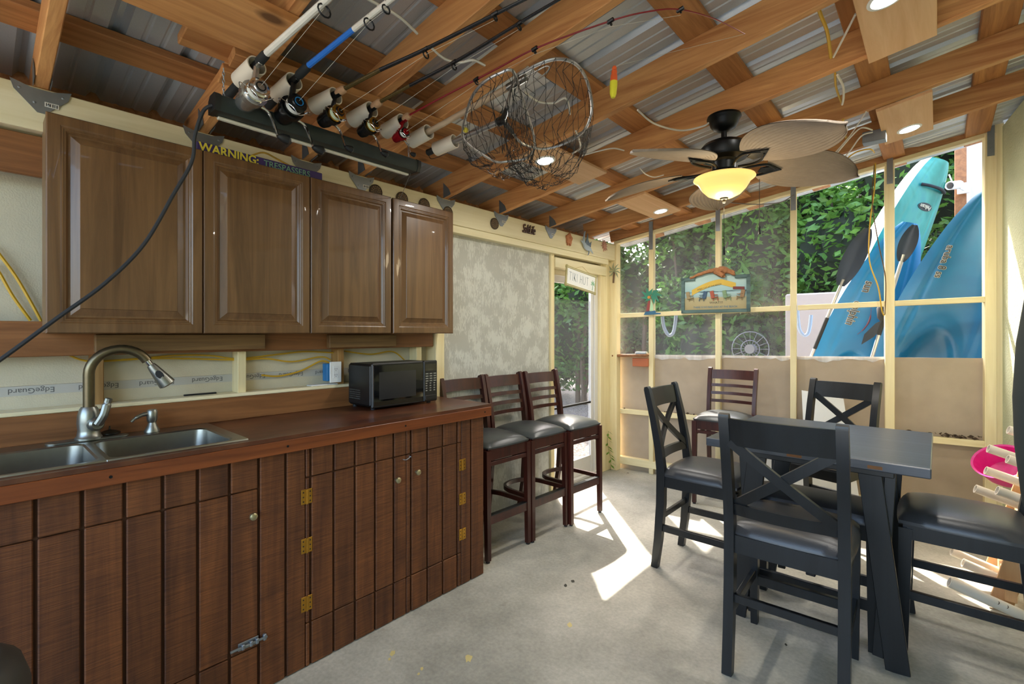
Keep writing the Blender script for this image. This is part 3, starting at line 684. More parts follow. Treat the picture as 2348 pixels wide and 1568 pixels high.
m = MB(); lathe(m, [(.028, 0), (.028, .006), (.018, .026), (.014, .04), (.0165, .046), (.019, .054), (.0195, .088), (.015, .095)], 20, (DX, DY, 1.031)); part('pump_body', m, satin, dp)
m = MB(); tube(m, cat([(DX, DY - .008, 1.108), (DX + .002, DY - .03, 1.108), (DX + .004, DY - .055, 1.098), (DX + .005, DY - .072, 1.083)]), [.009] * 9 + [.0075] * 8 + [.006] * 8, 10); part('spout', m, satin, dp)
m = MB(); o = onz(250, 992, 1.042); o.x = -2.535; lathe(m, [(.036, 0), (.036, .004), (.02, .012), (.004, .016), (.0025, .03), (.001, .031)], 20, (o.x, o.y, 1.0415)); lathe(m, [(.014, -.011), (.014, 0)], 12, (o.x, o.y, 1.0425))
solo('sink_stopper', m, plain('dark_steel', '3b3834', 0.3, 0.9, 0.2), 'dark domed sink stopper lying behind the faucet', 'sink stopper')

# ------------------------------------------------------------------ wall cabinets
XF = -2.43; XC = XF - .021
EDGE = [(105, 465.5), (467.5, 711.5), (713.5, 898), (902.5, 1040)]
LAB = ['brown wall cabinet furthest from the painted panel, crossed by a black cord', 'brown wall cabinet under the word warning, second from the far left', 'brown wall cabinet third along the row, above the white outlet', 'brown wall cabinet at the end of the row, beside the painted panel']
def rectloop(y0, y1, z0, z1, i, x): return [(x, y0 + i, z0 + i), (x, y1 - i, z0 + i), (x, y1 - i, z1 - i), (x, y0 + i, z1 - i)]
def rings(L_, cap=True, cap0=False):
    q = MB(); vs = [v for l in L_ for v in l]; fs = []
    for i in range(len(L_) - 1):
        for k in range(4): fs.append((i * 4 + k, i * 4 + (k + 1) % 4, i * 4 + 4 + (k + 1) % 4, i * 4 + 4 + k))
    if cap: fs.append(tuple((len(L_) - 1) * 4 + k for k in range(4)))
    if cap0: fs.append((3, 2, 1, 0))
    q.add(vs, fs); return q
for (pa, pb), lab in zip(EDGE, LAB):
    y0, y1 = onx(pa, HY, XF).y, onx(pb, HY, XF).y; z0, z1 = 1.45, 2.262
    cb = thing('wall_cabinet', lab, 'cabinet', (-2.52, (y0 + y1) / 2, z0), group='wall cabinets over the counter')
    m = MB(); box(m, -2.594, XC - .001, y0 + .002, y1 - .002, z0 + .002, z1 - .003, .002); part('carcass', m, cabs if pa == 105 else cabw, cb)
    D = [(0, -.02), (0, -.006), (.004, -.001), (.012, .0), (.038, .0), (.043, -.003), (.047, -.003), (.050, -.006), (.054, -.006), (.058, -.011), (.062, -.015)]
    dr = part('door', rings([rectloop(y0, y1, z0, z1, i, XF + d) for i, d in D], False, True), cabw, cb, sharp=18)
    D = [(.062, -.015), (.068, -.015), (.094, -.004), (.0955, -.0015)]
    part('raised_panel', rings([rectloop(y0, y1, z0, z1, i, XF + d) for i, d in D]), cabw, dr, sharp=18)

# ------------------------------------------------------------------ microwave
gl = plain('black_glass', '060607', 0.05, noise=0.0, spec=0.7)
MX, MY0, MY1, MZ0, MZ1 = -2.315, 1.455, 1.915, 1.037, 1.285
mw = thing('microwave', 'black countertop microwave with a glossy door on the worktop', 'microwave', (-2.45, 1.68, 1.025))
m = MB(); box(m, -2.58, MX - .022, MY0 + .006, MY1 - .006, MZ0 + .003, MZ1 - .006, .012); part('housing', m, black, mw)
m = MB(); box(m, MX - .02, MX, MY0, MY1 - .108, MZ0, MZ1, .006); dr = part('door', m, black, mw)
m = MB(); box(m, MX - .002, MX + .0012, MY0 + .008, MY1 - .112, MZ0 + .012, MZ1 - .012, .001); part('glass', m, gl, dr)
m = MB(); box(m, MX + .0012, MX + .0018, MY0 + .045, MY1 - .165, MZ0 + .045, MZ1 - .05, .0002); part('window_mesh', m, plain('door_mesh', '2a2a2b', 0.12, noise=0.1), dr)
m = MB(); box(m, MX - .02, MX, MY1 - .106, MY1, MZ0, MZ1, .006); cp = part('control_panel', m, black, mw)
m = MB(); box(m, MX, MX + .001, MY1 - .098, MY1 - .01, MZ1 - .06, MZ1 - .02); part('display', m, gl, cp)
m = MB()
for r in range(8):
    for c in range(3): box(m, MX, MX + .001, MY1 - .092 + c * .03, MY1 - .072 + c * .03 - .008 * (r > 3), MZ1 - .082 - r * .0145, MZ1 - .076 - r * .0145)
part('keypad', m, plain('key_print', '8f8f86', 0.5), cp)
m = MB(); box(m, MX - .001, MX + .003, MY1 - .096, MY1 - .012, MZ0 + .012, MZ0 + .038, .002); part('door_button', m, black, cp)
m = MB()
for r in range(5):
    for c in range(7): box(m, -2.56 + c * .017, -2.548 + c * .017, MY0 + .0045, MY0 + .0065, MZ0 + .04 + r * .012, MZ0 + .045 + r * .012)
part('vent_slots', m, plain('vent_grey', '4b4a44', 0.6), mw)
m = MB()
for x in (-2.55, -2.36):
    for y in (1.49, 1.88): lathe(m, [(.012, 0), (.012, .016)], 10, (x, y, 1.025))
part('feet', m, rubber, mw)

# ------------------------------------------------------------------ outlets and wiring on the wall
bluebox = plain('blue_box', '1f6fa8', 0.5)
def outlet(py_, z, y0, lab):
    t = thing('outlet', lab, 'outlet', (-2.60, y0, z - .06))
    q = MB(); box(q, -2.66, -2.606, y0 - .05, y0 + .018, z - .05, z + .05, .003); part('box', q, bluebox, t)
    q = MB(); box(q, -2.606, -2.600, y0 - .036, y0 + .036, z - .06, z + .06, .003); pl = part('cover_plate', q, white, t)
    q = MB(); box(q, -2.600, -2.598, y0 - .017, y0 + .017, z - .034, z + .034, .001); part('receptacle', q, white, pl)
    q = MB()
    for s in (-1, 1):
        for k in (-.006, .006): box(q, -2.598, -2.5975, y0 + k - .001, y0 + k + .001, z + s * .017 - .002, z + s * .017 + .006)
        lathe(q, [(.002, 0), (.002, .0005)], 8, (-2.598, y0, z + s * .017 - .008), (1, 0, 0))
    part('slots', q, ink, pl)
p = onx(770, 853, -2.60); outlet(0, p.z, p.y, 'white duplex outlet on a blue box left of the microwave')
p = onx(944, 838, -2.60); outlet(0, p.z - .03, p.y, 'white outlet on a blue box half hidden behind the microwave')
yel = plain('yellow_cable', 'c79d24', 0.5, noise=0.1); wcab = plain('white_cable', 'd8d3c6', 0.5, noise=0.05)
def cable(pts, r, mat, label, group=None, n=6, name='cable', cat_='cable'):
    q = MB(); tube(q, cat(pts, 7), r, n); return solo(name, q, mat, label, cat_, group)
XQ = -2.675
def wx(L_, X=XQ): return [onx(a, b, X) for a, b in L_]
cable(wx([(160, 815), (205, 828), (300, 824), (400, 815), (480, 815), (545, 822), (640, 812), (700, 806), (770, 809)]), .0045, yel, 'upper yellow cable running through the studs under the cabinets', 'yellow cables along the wall')
cable(wx([(232, 828), (330, 822), (430, 822), (545, 825), (610, 822), (670, 829), (735, 818), (758, 825)]), .0045, yel, 'lower yellow cable looping through the studs to the outlet box', 'yellow cables along the wall')
cable(wx([(600, 860), (640, 862), (690, 850), (735, 828), (755, 832)]), .005, yel, 'short yellow cable from a hole in the wall board to the outlet', 'yellow cables along the wall')
cable(wx([(790, 805), (850, 812), (900, 806), (930, 828)]), .0045, yel, 'yellow cable dropping behind the microwave', 'yellow cables along the wall')
cable([onx(-20, 560, XQ), onx(0, 585, XQ), onx(40, 640, XQ), onx(90, 728, XQ), onx(96, 745, XQ)], .006, yel, 'right of two yellow cables left of the wall cabinets', 'yellow cables along the wall')
cable([onx(-20, 600, XQ), onx(0, 628, XQ), onx(30, 680, XQ), onx(70, 735, XQ)], .006, yel, 'left of two yellow cables left of the wall cabinets', 'yellow cables along the wall')
m = MB(); p = onx(421, 906, -2.66); q = onx(496, 902, -2.66); bar(m, (-2.66, p.y, 1.158), (-2.66, q.y, 1.158), .012, .008, ZV, .002); solo('pencil', m, ink, 'thin black marker lying on the cream sill behind the sink', 'marker')
m = MB(); p = onx(708, 884, -2.64); box(m, -2.67, -2.61, p.y, p.y + .16, 1.1535, 1.160, .003); solo('cover_strip', m, white, 'flat white plastic strip on the sill below the outlet', 'plastic strip')
# ------------------------------------------------------------------ warning sign and header ornaments
pur = plain('purple_paint', '3a2a5e', 0.55, noise=0.12); ylet = plain('yellow_letters', 'd8c440', 0.5); glet = plain('green_letters', '6f9a7a', 0.5); rope = plain('gold_rope', 'a07a1c', 0.7, noise=0.3, scale=90)
XW = -2.475
a = onx(450, 345, XW); b = onx(738, 420, XW)
sg = thing('warning_sign', 'purple painted wooden sign with yellow and green lettering above the cabinets', 'sign', (XW, a.y, 2.2625))
m = MB(); box(m, XW - .008, XW + .006, a.y, b.y, 2.2625, 2.309, .003); part('board', m, pur, sg)
text('lettering', 'WARNING:', .054, ylet, sg, (XW + .007, a.y + .135, 2.286), (0, 1, 0), (0, 0, 1), .002, sx=.92, bold=.0012)
text('lettering', 'TRESPASSERS', .042, glet, sg, (XW + .007, a.y + .40, 2.284), (0, 1, 0), (0, 0, 1), .002, sx=.95)
m = MB(); yc = onx(606, 345, XW).y; tube(m, cat([(XW, yc - .06, 2.307), (XW + .004, yc - .02, 2.331), (XW + .004, yc + .01, 2.336), (XW + .004, yc + .05, 2.325), (XW, yc + .12, 2.307)]), .0042, 6); part('hanging_rope', m, rope, sg)
med = plain('bronze_medallion', '55483a', 0.5, 0.5, 0.5, 60, bump=0.6, bscale=120); medl = plain('medallion_relief', '8d7453', 0.5, 0.5, 0.4, 90)
MEDL = ['round bronze medallion nearest the light chain, half behind a cabinet', 'round bronze medallion with a chain end hanging over it', 'round bronze medallion behind the last cabinet, third along the beam', 'round bronze medallion at the outer corner of the last cabinet', 'round bronze medallion on the open beam, fully visible']
for (px, py), lb in zip(((861, 440), (921, 456), (972, 470), (1026, 488), (1133, 513)), MEDL):
    p = onx(px, py, XH); t = thing('medallion', lb, 'medallion', (p.x, p.y, p.z - .044), group='round medallions on the beam')
    q = MB(); lathe(q, [(.044, 0), (.044, .008), (.039, .011), (.037, .008), (.001, .008)], 28, p, (1, 0, 0)); dsc = part('disc', q, med, t)
    q = MB()
    for r, n_, s in ((.031, 14, .005), (.02, 9, .0045), (.009, 5, .003)):
        for k in range(n_):
            an = 2 * math.pi * k / n_; lathe(q, [(s, 0), (s * .6, .0028)], 6, p + Vector((.008, r * math.cos(an), r * math.sin(an))), (1, 0, 0))
    part('relief', q, medl, dsc)
brn = plain('brown_lettering', '4a2f22', 0.5)
p = onx(1211, 527, XH); st_ = thing('word_ornament', 'brown cut-out lettering fixed to the cream beam', 'wall ornament', (XH, p.y, p.z - .05))
text('letters', 'SaltLife', .105, brn, st_, (XH + .007, p.y, p.z), (0, 1, 0), (0, 0, 1), .006, shear=.35, sx=.58, bold=.0, spacing=.95)
terra = plain('terracotta', 'b5774f', 0.7, noise=0.2, scale=60); pinky = plain('pink_clay', 'b98976', 0.7, noise=0.2, scale=60)
p = onx(1303, 548, XH); m = MB()
out = []
for k in range(24):
    an = 2 * math.pi * k / 24; r = .042 + .006 * math.sin(5 * an + .6); out.append((r * math.cos(an), r * math.sin(an) * 1.15))
prism(m, out, p + Vector((.009, 0, 0)), (0, 1, 0), (0, 0, 1), .018)
for dy in (-.02, .018): prism(m, [(-.008, 0), (.008, 0), (.006, -.02), (-.006, -.02)], p + Vector((.009, dy, -.042)), (0, 1, 0), (0, 0, 1), .014)
lathe(m, [(.012, 0), (.006, .006)], 10, p + Vector((.018, .008, .01)), (1, 0, 0))
solo('turtle_ornament', m, terra, 'small terracotta turtle ornament on the cream beam', 'wall ornament')
p = onx(1385, 563, XH); m = MB(); lathe(m, [(.028, 0), (.028, .012), (.016, .02), (.001, .022)], 18, p, (1, 0, 0))
for k in range(11):
    an = 2 * math.pi * k / 11; c, s = math.cos(an), math.sin(an); prism(m, [(-.009, .026), (.009, .026), (0, .066 if k % 2 else .056)], p + Vector((.006, 0, 0)), (0, c, s), (0, -s, c), .008)
solo('sun_ornament', m, pinky, 'small pink clay sun ornament at the end of the cream beam', 'wall ornament')
mar = plain('pale_blue_paint', 'a9b7c2', 0.45, noise=0.15); mard = plain('grey_blue_paint', '66788a', 0.45, noise=0.2)
p = onx(1346, 562, XH + .02); fsx = thing('marlin_ornament', 'pale blue tin marlin leaping on the cream beam', 'wall ornament', (p.x, p.y, p.z - .08))
def ymat(L_, sc=1.0): return [(a * sc, b * sc) for a, b in L_]
m = MB(); prism(m, ymat([(-.075, .03), (-.06, .0), (-.045, -.03), (-.01, -.05), (.03, -.052), (.058, -.045), (.075, -.052), (.105, -.07), (.078, -.04), (.06, -.018), (.03, -.005), (-.01, .0), (-.04, .02), (-.055, .045), (-.035, .13), (-.06, .07)]), p, (0, 1, 0), (0, 0, 1), .014); part('body', m, mar, fsx)
m = MB(); prism(m, ymat([(-.035, .012), (.0, .07), (.012, .115), (.022, .05), (.05, .02), (.075, .045), (.065, -.01), (.03, -.003), (-.01, .002)]), p, (0, 1, 0), (0, 0, 1), .006); part('dorsal_fin', m, mard, fsx)
m = MB(); prism(m, ymat([(.02, -.05), (.035, -.06), (.02, -.092), (.0, -.10), (.014, -.078)]), p + Vector((.006, 0, 0)), (0, 1, 0), (0, 0, 1), .004); part('lower_fin', m, mard, fsx)
m = MB(); prism(m, ymat([(-.075, .028), (-.11, .032), (-.08, .012), (-.06, -.004)]), p, (0, 1, 0), (0, 0, 1), .006); part('tail', m, mar, fsx)
# tiki hut sign
XT = -2.535
c0, c1, c2, c3 = onx(1300, 609, XT), onx(1367, 634, XT), onx(1363.5, 674, XT), onx(1295.4, 652, XT)
cc = (c0 + c1 + c2 + c3) / 4; ex = ((c1 - c0) + (c2 - c3)).normalized(); ey = Vector((1, 0, 0)).cross(ex).normalized()
wS, hS = ((c1 - c0).length + (c2 - c3).length) / 2, ((c0 - c3).length + (c1 - c2).length) / 2
bam = wood('bamboo', '8d8450', 'b8ab70', 1, 0.5, 10, 0, 0.05)
sg = thing('hut_sign', 'white bamboo-framed sign hanging crooked over the storm door', 'sign', cc - ZV * .1)
m = MB(); prism(m, [(-wS / 2, -hS / 2), (wS / 2, -hS / 2), (wS / 2, hS / 2), (-wS / 2, hS / 2)], cc, ex, ey, .008); part('face', m, white, sg)
for s in (-1, 1):
    for o_ in (0, .012):
        m = MB(); tube(m, [cc + ex * (-wS / 2 - .01) + ey * s * (hS / 2 - o_), cc + ex * (wS / 2 + .01) + ey * s * (hS / 2 - o_)], .0065, 8); part('bamboo_rod', m, bam, sg)
        m = MB(); tube(m, [cc + ex * s * (wS / 2 - o_) - ey * (hS / 2 + .01), cc + ex * s * (wS / 2 - o_) + ey * (hS / 2 + .01)], .0065, 8); part('bamboo_rod', m, bam, sg)
grl = plain('grey_lettering', '7d8a92', 0.6); grn = plain('palm_print_green', '6fa37a', 0.6)
text('lettering', 'TIKI HUT', .125, grl, sg, cc - ex * .045 + Vector((.005, 0, 0)), ex, ey, .0006, sx=.55, bold=-.0035, spacing=1.2)
def palm2d(m, o, ex, ey, h, th):
    prism(m, [(-.04 * h, 0), (.05 * h, 0), (.09 * h, .6 * h), (.03 * h, .6 * h)], o, ex, ey, th)
    for an in (-20, 15, 60, 110, 150, 195):
        a_ = math.radians(an); d = Vector(ex) * math.cos(a_) + Vector(ey) * math.sin(a_); n_ = Vector(ex) * -math.sin(a_) + Vector(ey) * math.cos(a_)
        prism(m, [(0, -.03 * h), (.2 * h, .09 * h), (.42 * h, -.03 * h), (.2 * h, -.02 * h)], Vector(o) + Vector(ex) * .06 * h + Vector(ey) * .62 * h, d, n_, th)
m = MB(); palm2d(m, cc + ex * (wS * .38) - ey * hS * .36 + Vector((.005, 0, 0)), ex, ey, .1, .001); part('palm_print', m, grn, sg)
m = MB(); tube(m, [c0 + ex * .12, cc + ey * (hS / 2 + .05) + ex * .02 + Vector((-.01, 0, 0)), c1 - ex * .12], .0012, 5); part('hanging_string', m, rope, sg)
# ------------------------------------------------------------------ seating
blackw = wood('black_stained_wood', '0c0e10', '191c1f', 2, 0.34, 20, 0, 0.05, bump=0.08, spec=0.5)
vinyl = plain('grey_black_vinyl', '38393b', 0.34, noise=0.1, scale=30, bump=0.08, bscale=300)
mahog = wood('mahogany', '2c0f0a', '4c2016', 2, 0.32, 20, 0, 0.05, bump=0.08, spec=0.5)
stoolvinyl = plain('charcoal_vinyl', '3a3e3e', 0.3, noise=0.1, scale=30, bump=0.08, bscale=300)
def lp(name, m, mat, t): return part(name, m, mat, t, local=True)
def make_xchair(name, label, group):
    """counter-height chair, local front is +y, floor at z 0"""
    t = thing(name, label, 'chair', group=group); w = .205
    for s in (-1, 1):
        m = MB(); bar(m, (s * w, .205, .56), (s * w, .215, 0), .044, .05, (0, 1, 0), 0, .03, .036); lp('leg', m, blackw, t)
        m = MB(); pbar(m, [(s * w, -.255, 0), (s * w, -.232, .18), (s * w, -.215, .40), (s * w, -.212, .60), (s * w, -.228, .74), (s * w, -.262, .92), (s * w, -.305, 1.10), (s * w, -.309, 1.115)], (1, 0, 0), .04, .05, None, [.04, .046, .052, .052, .046, .04, .034, .02]); lp('back_post', m, blackw, t)
    m = MB()
    box(m, -w, w, .19, .215, .51, .585); box(m, -w, w, -.225, -.2, .51, .585)
    for s in (-1, 1): box(m, s * w - .012, s * w + .012, -.2, .2, .51, .585)
    lp('seat_frame', m, blackw, t)
    m = MB(); cushion(m, .47, .465, .06, .578, .016, 14, 5, 0, .012); lp('seat', m, vinyl, t)
    def yb(z): return -.228 - (z - .74) * .214
    def curved(z0, z1, name, d=.022):
        q = MB(); n = 10; vs = []; fs = []
        for k in range(n + 1):
            x = -w + .015 + (2 * w - .03) * k / n; c = -d * (1 - (x / w) ** 2)
            for z, o_ in ((z0, -.011), (z0, .011), (z1, .011), (z1, -.011)): vs.append((x, yb(z) + c + o_, z))
        for k in range(n):
            for i in range(4): fs.append((k * 4 + i, k * 4 + (i + 1) % 4, k * 4 + 4 + (i + 1) % 4, k * 4 + 4 + i))
        fs += [(3, 2, 1, 0), tuple(n * 4 + i for i in range(4))]; q.add(vs, fs); lp(name, q, blackw, t)
    curved(.985, 1.098, 'top_rail'); curved(.675, .725, 'lower_rail')
    for s in (-1, 1):
        q = MB(); P = []
        for k in range(9):
            u = k / 8; x = s * (-.185 + .37 * u); z = .715 + .285 * u; P.append((x, yb(z) - .02 * (1 - (x / w) ** 2) + .004 * s, z))
        pbar(q, P, (0, 1, .1), .018, .04); lp('cross_brace', q, blackw, t)
    m = MB(); box(m, -w, w, .195, .222, .20, .245, .002); lp('footrest', m, blackw, t)
    m = MB(); box(m, -w, w, -.232, -.212, .30, .335, .002); lp('stretcher', m, blackw, t)
    for s in (-1, 1): m = MB(); box(m, s * w - .011, s * w + .011, -.225, .2, .235, .275, .002); lp('stretcher', m, blackw, t)
    return t
xc = make_xchair('counter_chair', 'black X-back counter chair nearest the camera, seen from behind', 'X-back counter chairs')
def put(o, x, y, rz): o.location = (x, y, 0); o.rotation_euler = (0, 0, math.radians(rz)); return o
put(xc, -.475, 2.405, 2)
for x, y, rz, lb in ((-1.06, 3.03, -90, 'black X-back counter chair at the table end, side-on beside the sunlit floor'), (-.585, 3.86, 164, 'black X-back counter chair on the far side of the table, facing the camera'), (.095, 3.06, 90, 'black counter chair at the right edge, only its padded seat and legs in view')):
    c = copy_tree(xc); put(c, x, y, rz); c['label'] = lb
def make_stool(name, label, group):
    t = thing(name, label, 'bar stool', group=group); w = .19; ZS = .715
    for s in (-1, 1):
        m = MB(); bar(m, (s * w, .195, ZS - .01), (s * w, .205, 0.012), .038, .038, (0, 1, 0), 0, .03, .03); g = lp('leg', m, mahog, t)
        m = MB(); lathe(m, [(.013, 0), (.013, .012)], 10, (s * w, .205, 0)); lp('glide', m, rubber, g)
        m = MB(); pbar(m, [(s * w * .95, -.265, .012), (s * w, -.225, .25), (s * w, -.205, .5), (s * w, -.2, ZS), (s * w * 1.0, -.215, .85), (s * w * 1.02, -.255, 1.05), (s * w * 1.02, -.275, 1.125), (s * w * 1.02, -.279, 1.135)], (1, 0, 0), .03, .045, None, [.03, .036, .042, .046, .046, .046, .05, .03]); g = lp('back_post', m, mahog, t)
        m = MB(); lathe(m, [(.013, 0), (.013, .012)], 10, (s * w * .95, -.265, 0)); lp('glide', m, rubber, g)
    m = MB(); box(m, -w, w, .18, .205, ZS - .075, ZS); box(m, -w, w, -.21, -.185, ZS - .075, ZS)
    for s in (-1, 1): box(m, s * w - .011, s * w + .011, -.19, .19, ZS - .075, ZS)
    lp('seat_frame', m, mahog, t)
    m = MB(); cushion(m, .41, .43, .04, ZS, .032, 14, 5, 0, .008); sc = lp('seat', m, stoolvinyl, t)
    m = MB(); P = [(x * .995, y * .995 + .008, ZS + .006) for x, y in rrect(-.205, .205, -.205, .205, .03)]; tube(m, P, .0035, 6, True); lp('piping', m, rubber, sc)
    def yb(z): return -.215 - max(0, z - .85) * .21
    def slat(z0, z1, name, th=.016):
        q = MB(); n = 8; vs = []; fs = []
        for k in range(n + 1):
            x = -w + 2 * w * k / n; c = -.028 * (1 - (x / w) ** 2)
            for z, o_ in ((z0, -th / 2), (z0, th / 2), (z1, th / 2), (z1, -th / 2)): vs.append((x, yb(z) + c + o_, z))
        for k in range(n):
            for i in range(4): fs.append((k * 4 + i, k * 4 + (i + 1) % 4, k * 4 + 4 + (i + 1) % 4, k * 4 + 4 + i))
        fs += [(3, 2, 1, 0), tuple(n * 4 + i for i in range(4))]; q.add(vs, fs); lp(name, q, mahog, t)
    slat(1.035, 1.118, 'top_slat')
    for z in (.965, .895, .825): slat(z, z + .026, 'back_slat')
    m = MB(); box(m, -w, w, .188, .208, .605, .632, .002); lp('stretcher', m, mahog, t)
    for s in (-1, 1): m = MB(); box(m, s * w - .009, s * w + .009, -.2, .19, .585, .61, .002); lp('stretcher', m, mahog, t)
    m = MB(); box(m, -w, w, .186, .212, .235, .29, .002); fr = lp('footrest', m, mahog, t)
    m = MB(); box(m, -w + .02, w - .02, .182, .216, .290, .296, .001); lp('wear_strip', m, blackm, fr)
    m = MB(); P = [(w - .02, .19, .30), (w - .02, .05, .30), (w - .03, -.06, .30), (w - .08, -.14, .30), (0, -.17, .30), (-w + .08, -.14, .30), (-w + .03, -.06, .30), (-w + .02, .05, .30), (-w + .02, .19, .30)]
    pbar(m, cat(P, 5), (0, 0, 1), .03, .02); lp('curved_stretcher', m, mahog, t)
    return t
s0 = make_stool('bar_stool', 'mahogany ladder-back bar stool half hidden by the counter end', 'ladder-back bar stools')
put(s0, -2.325, 2.365, -90 - 2)
for x, y, rz, lb in ((-2.305, 2.785, -92, 'mahogany ladder-back bar stool in the middle of the three along the wall'), (-2.265, 3.205, -93, 'mahogany ladder-back bar stool in front of the storm door, seat half in sun'), (-1.375, 4.31, -177, 'mahogany ladder-back bar stool on its own by the screened wall')):
    c = copy_tree(s0); put(c, x, y, rz); c['label'] = lb
# ------------------------------------------------------------------ table and the bench under it
TX0, TX1, TY0, TY1, TZ = -.885, -.018, 2.49, 3.40, .92
tt = wood('table_top_sky_tint', '262a31', '474c55', 0, 0.34, 18, 0, 0.03, bump=0.06, spec=0.6)  # black top lifted to blue-grey, sky reflection put into the colour
tb = thing('dining_table', 'square black counter-height table with slanted trestle legs', 'table', ((TX0 + TX1) / 2, (TY0 + TY1) / 2, 0))
m = MB(); box(m, TX0, TX1, TY0, TY1, TZ - .042, TZ, .004); part('table_top', m, tt, tb)
# worn patches along the edge
m = MB()
for x, y, w_ in ((-.22, TY0 - .0006, .05), (-.52, TY0 - .0006, .06)): box(m, x, x + w_, y, y + .001, TZ - .034, TZ - .02)
part('worn_edge', m, plain('worn_bare_wood', '7a4d1e', 0.6, noise=0.3, scale=60), tb)
CXT = (TX0 + TX1) / 2
for y in (TY0 + .15, TY1 - .15):
    m = MB(); box(m, TX0 + .12, TX1 - .12, y - .03, y + .03, TZ - .09, TZ - .042, .003); part('cross_bearer', m, blackw, tb)
    for s in (-1, 1):
        m = MB(); bar(m, (CXT + s * .225, y - .012, TZ - .06), (CXT + s * .325, y - .012, .0), .085, .022, (0, 1, 0), .002); part('leg', m, blackw, tb)
        m = MB(); bar(m, (CXT + s * .30, y + .012, TZ - .06), (CXT + s * .255, y + .012, .03), .04, .022, (0, 1, 0), .002); part('leg_brace', m, blackw, tb)
m = MB(); box(m, CXT - .02, CXT + .02, TY0 + .15, TY1 - .15, .30, .35, .003); part('stretcher', m, blackw, tb)
bn = thing('bench', 'low backless black padded bench tucked under the table', 'bench', (-.48, 2.86, 0))
m = MB(); cushion(m, .60, .34, .05, .575, .012, 14, 6, -.48, 2.86); part('seat', m, vinyl, bn)
m = MB(); box(m, -.76, -.20, 2.71, 3.01, .50, .58, .004); part('seat_frame', m, blackw, bn)
for x in (-.74, -.22):
    for y in (2.73, 2.99): m = MB(); bar(m, (x, y, .55), (x, y, 0), .05, .05, (0, 1, 0), 0, .035, .035); part('leg', m, blackw, bn)
for y in (2.73, 2.99): m = MB(); box(m, -.74, -.22, y - .012, y + .012, .18, .23, .002); part('stretcher', m, blackw, bn)
# ------------------------------------------------------------------ rod rack under the rafters
rk = thing('rod_rack', 'pine board with seven white pipe rod holders under the rafters', 'rod rack', (-1.9, 1.1, 2.35))
A, B = onr(530, 128, -.02), onr(1048, 305, -.02)
for w_, dx in ((.085, 0.0), (.085, -.12)):
    m = MB(); p, q = A + Vector((dx, 0, dx * RM)), B + Vector((dx, 0, dx * RM)); bar(m, p, q, w_, .036, up, .003); part('board', m, planky, rk)
RODPX = [((570, 168), (745, 3)), ((655, 203), (810, 68)), ((745, 232), (990, 112)), ((830, 263), (1050, 143)), ((903, 290), (1100, 172)), ((963, 313), (1165, 200)), ((1021, 333), (1145, 280))]
OT = -.085
HOLD = []
for (c, e) in RODPX:
    p = onr(*c, OT); d = (onr(*e, OT) - p).normalized(); HOLD.append((p, d))
    q = MB(); lathe(q, [(.034, -.062), (.034, .062), (.030, .062), (.030, -.062), (.034, -.062)], 24, p, d, False); h = part('pipe_holder', q, pvc, rk)
    q = MB(); lathe(q, [(.0035, 0), (.0035, .001)], 8, p + Vector((.012, -.012, -.0275)), (.4, -.3, -1)); part('screw', q, ink, h)
def P(L_, off=OT): return [onr(a, b, off) for a, b in L_]
foam = plain('black_foam_grip', '1d2020', 0.8, noise=0.2, bump=0.1); cork = plain('cork', 'b08a66', 0.75, noise=0.3, scale=120)
wblank = plain('white_rod_blank', 'dedbd0', 0.3); bblank = plain('blue_rod_blank', '2f74cf', 0.3); kblank = plain('black_rod_blank', '16181b', 0.25, noise=0.1); rblank = plain('red_rod_blank', '7d1a20', 0.3)
goldw = plain('gold_thread_wrap', '51431f', 0.4, 0.3, 0.85, 160); linem = plain('fishing_line', 'bdb7a4', 0.5)
def ring_guide(t, p, d, r, w_=.0028):
    q = MB(); up_ = Vector((0, 0, -1)); up_ = (up_ - d * up_.dot(d)).normalized(); s_ = d.cross(up_)
    c = p + up_ * (r + .006); tube(q, [c + (s_ * math.cos(k * .524) + up_ * math.sin(k * .524)) * r for k in range(12)], w_, 6, True)
    tube(q, [p - d * .015, c - up_ * r, p + d * .004], w_ * .7, 5); lathe(q, [(w_ * 2.6, -.012), (w_ * 2.6, .012)], 8, p, d); part('line_guide', q, blackm, t)
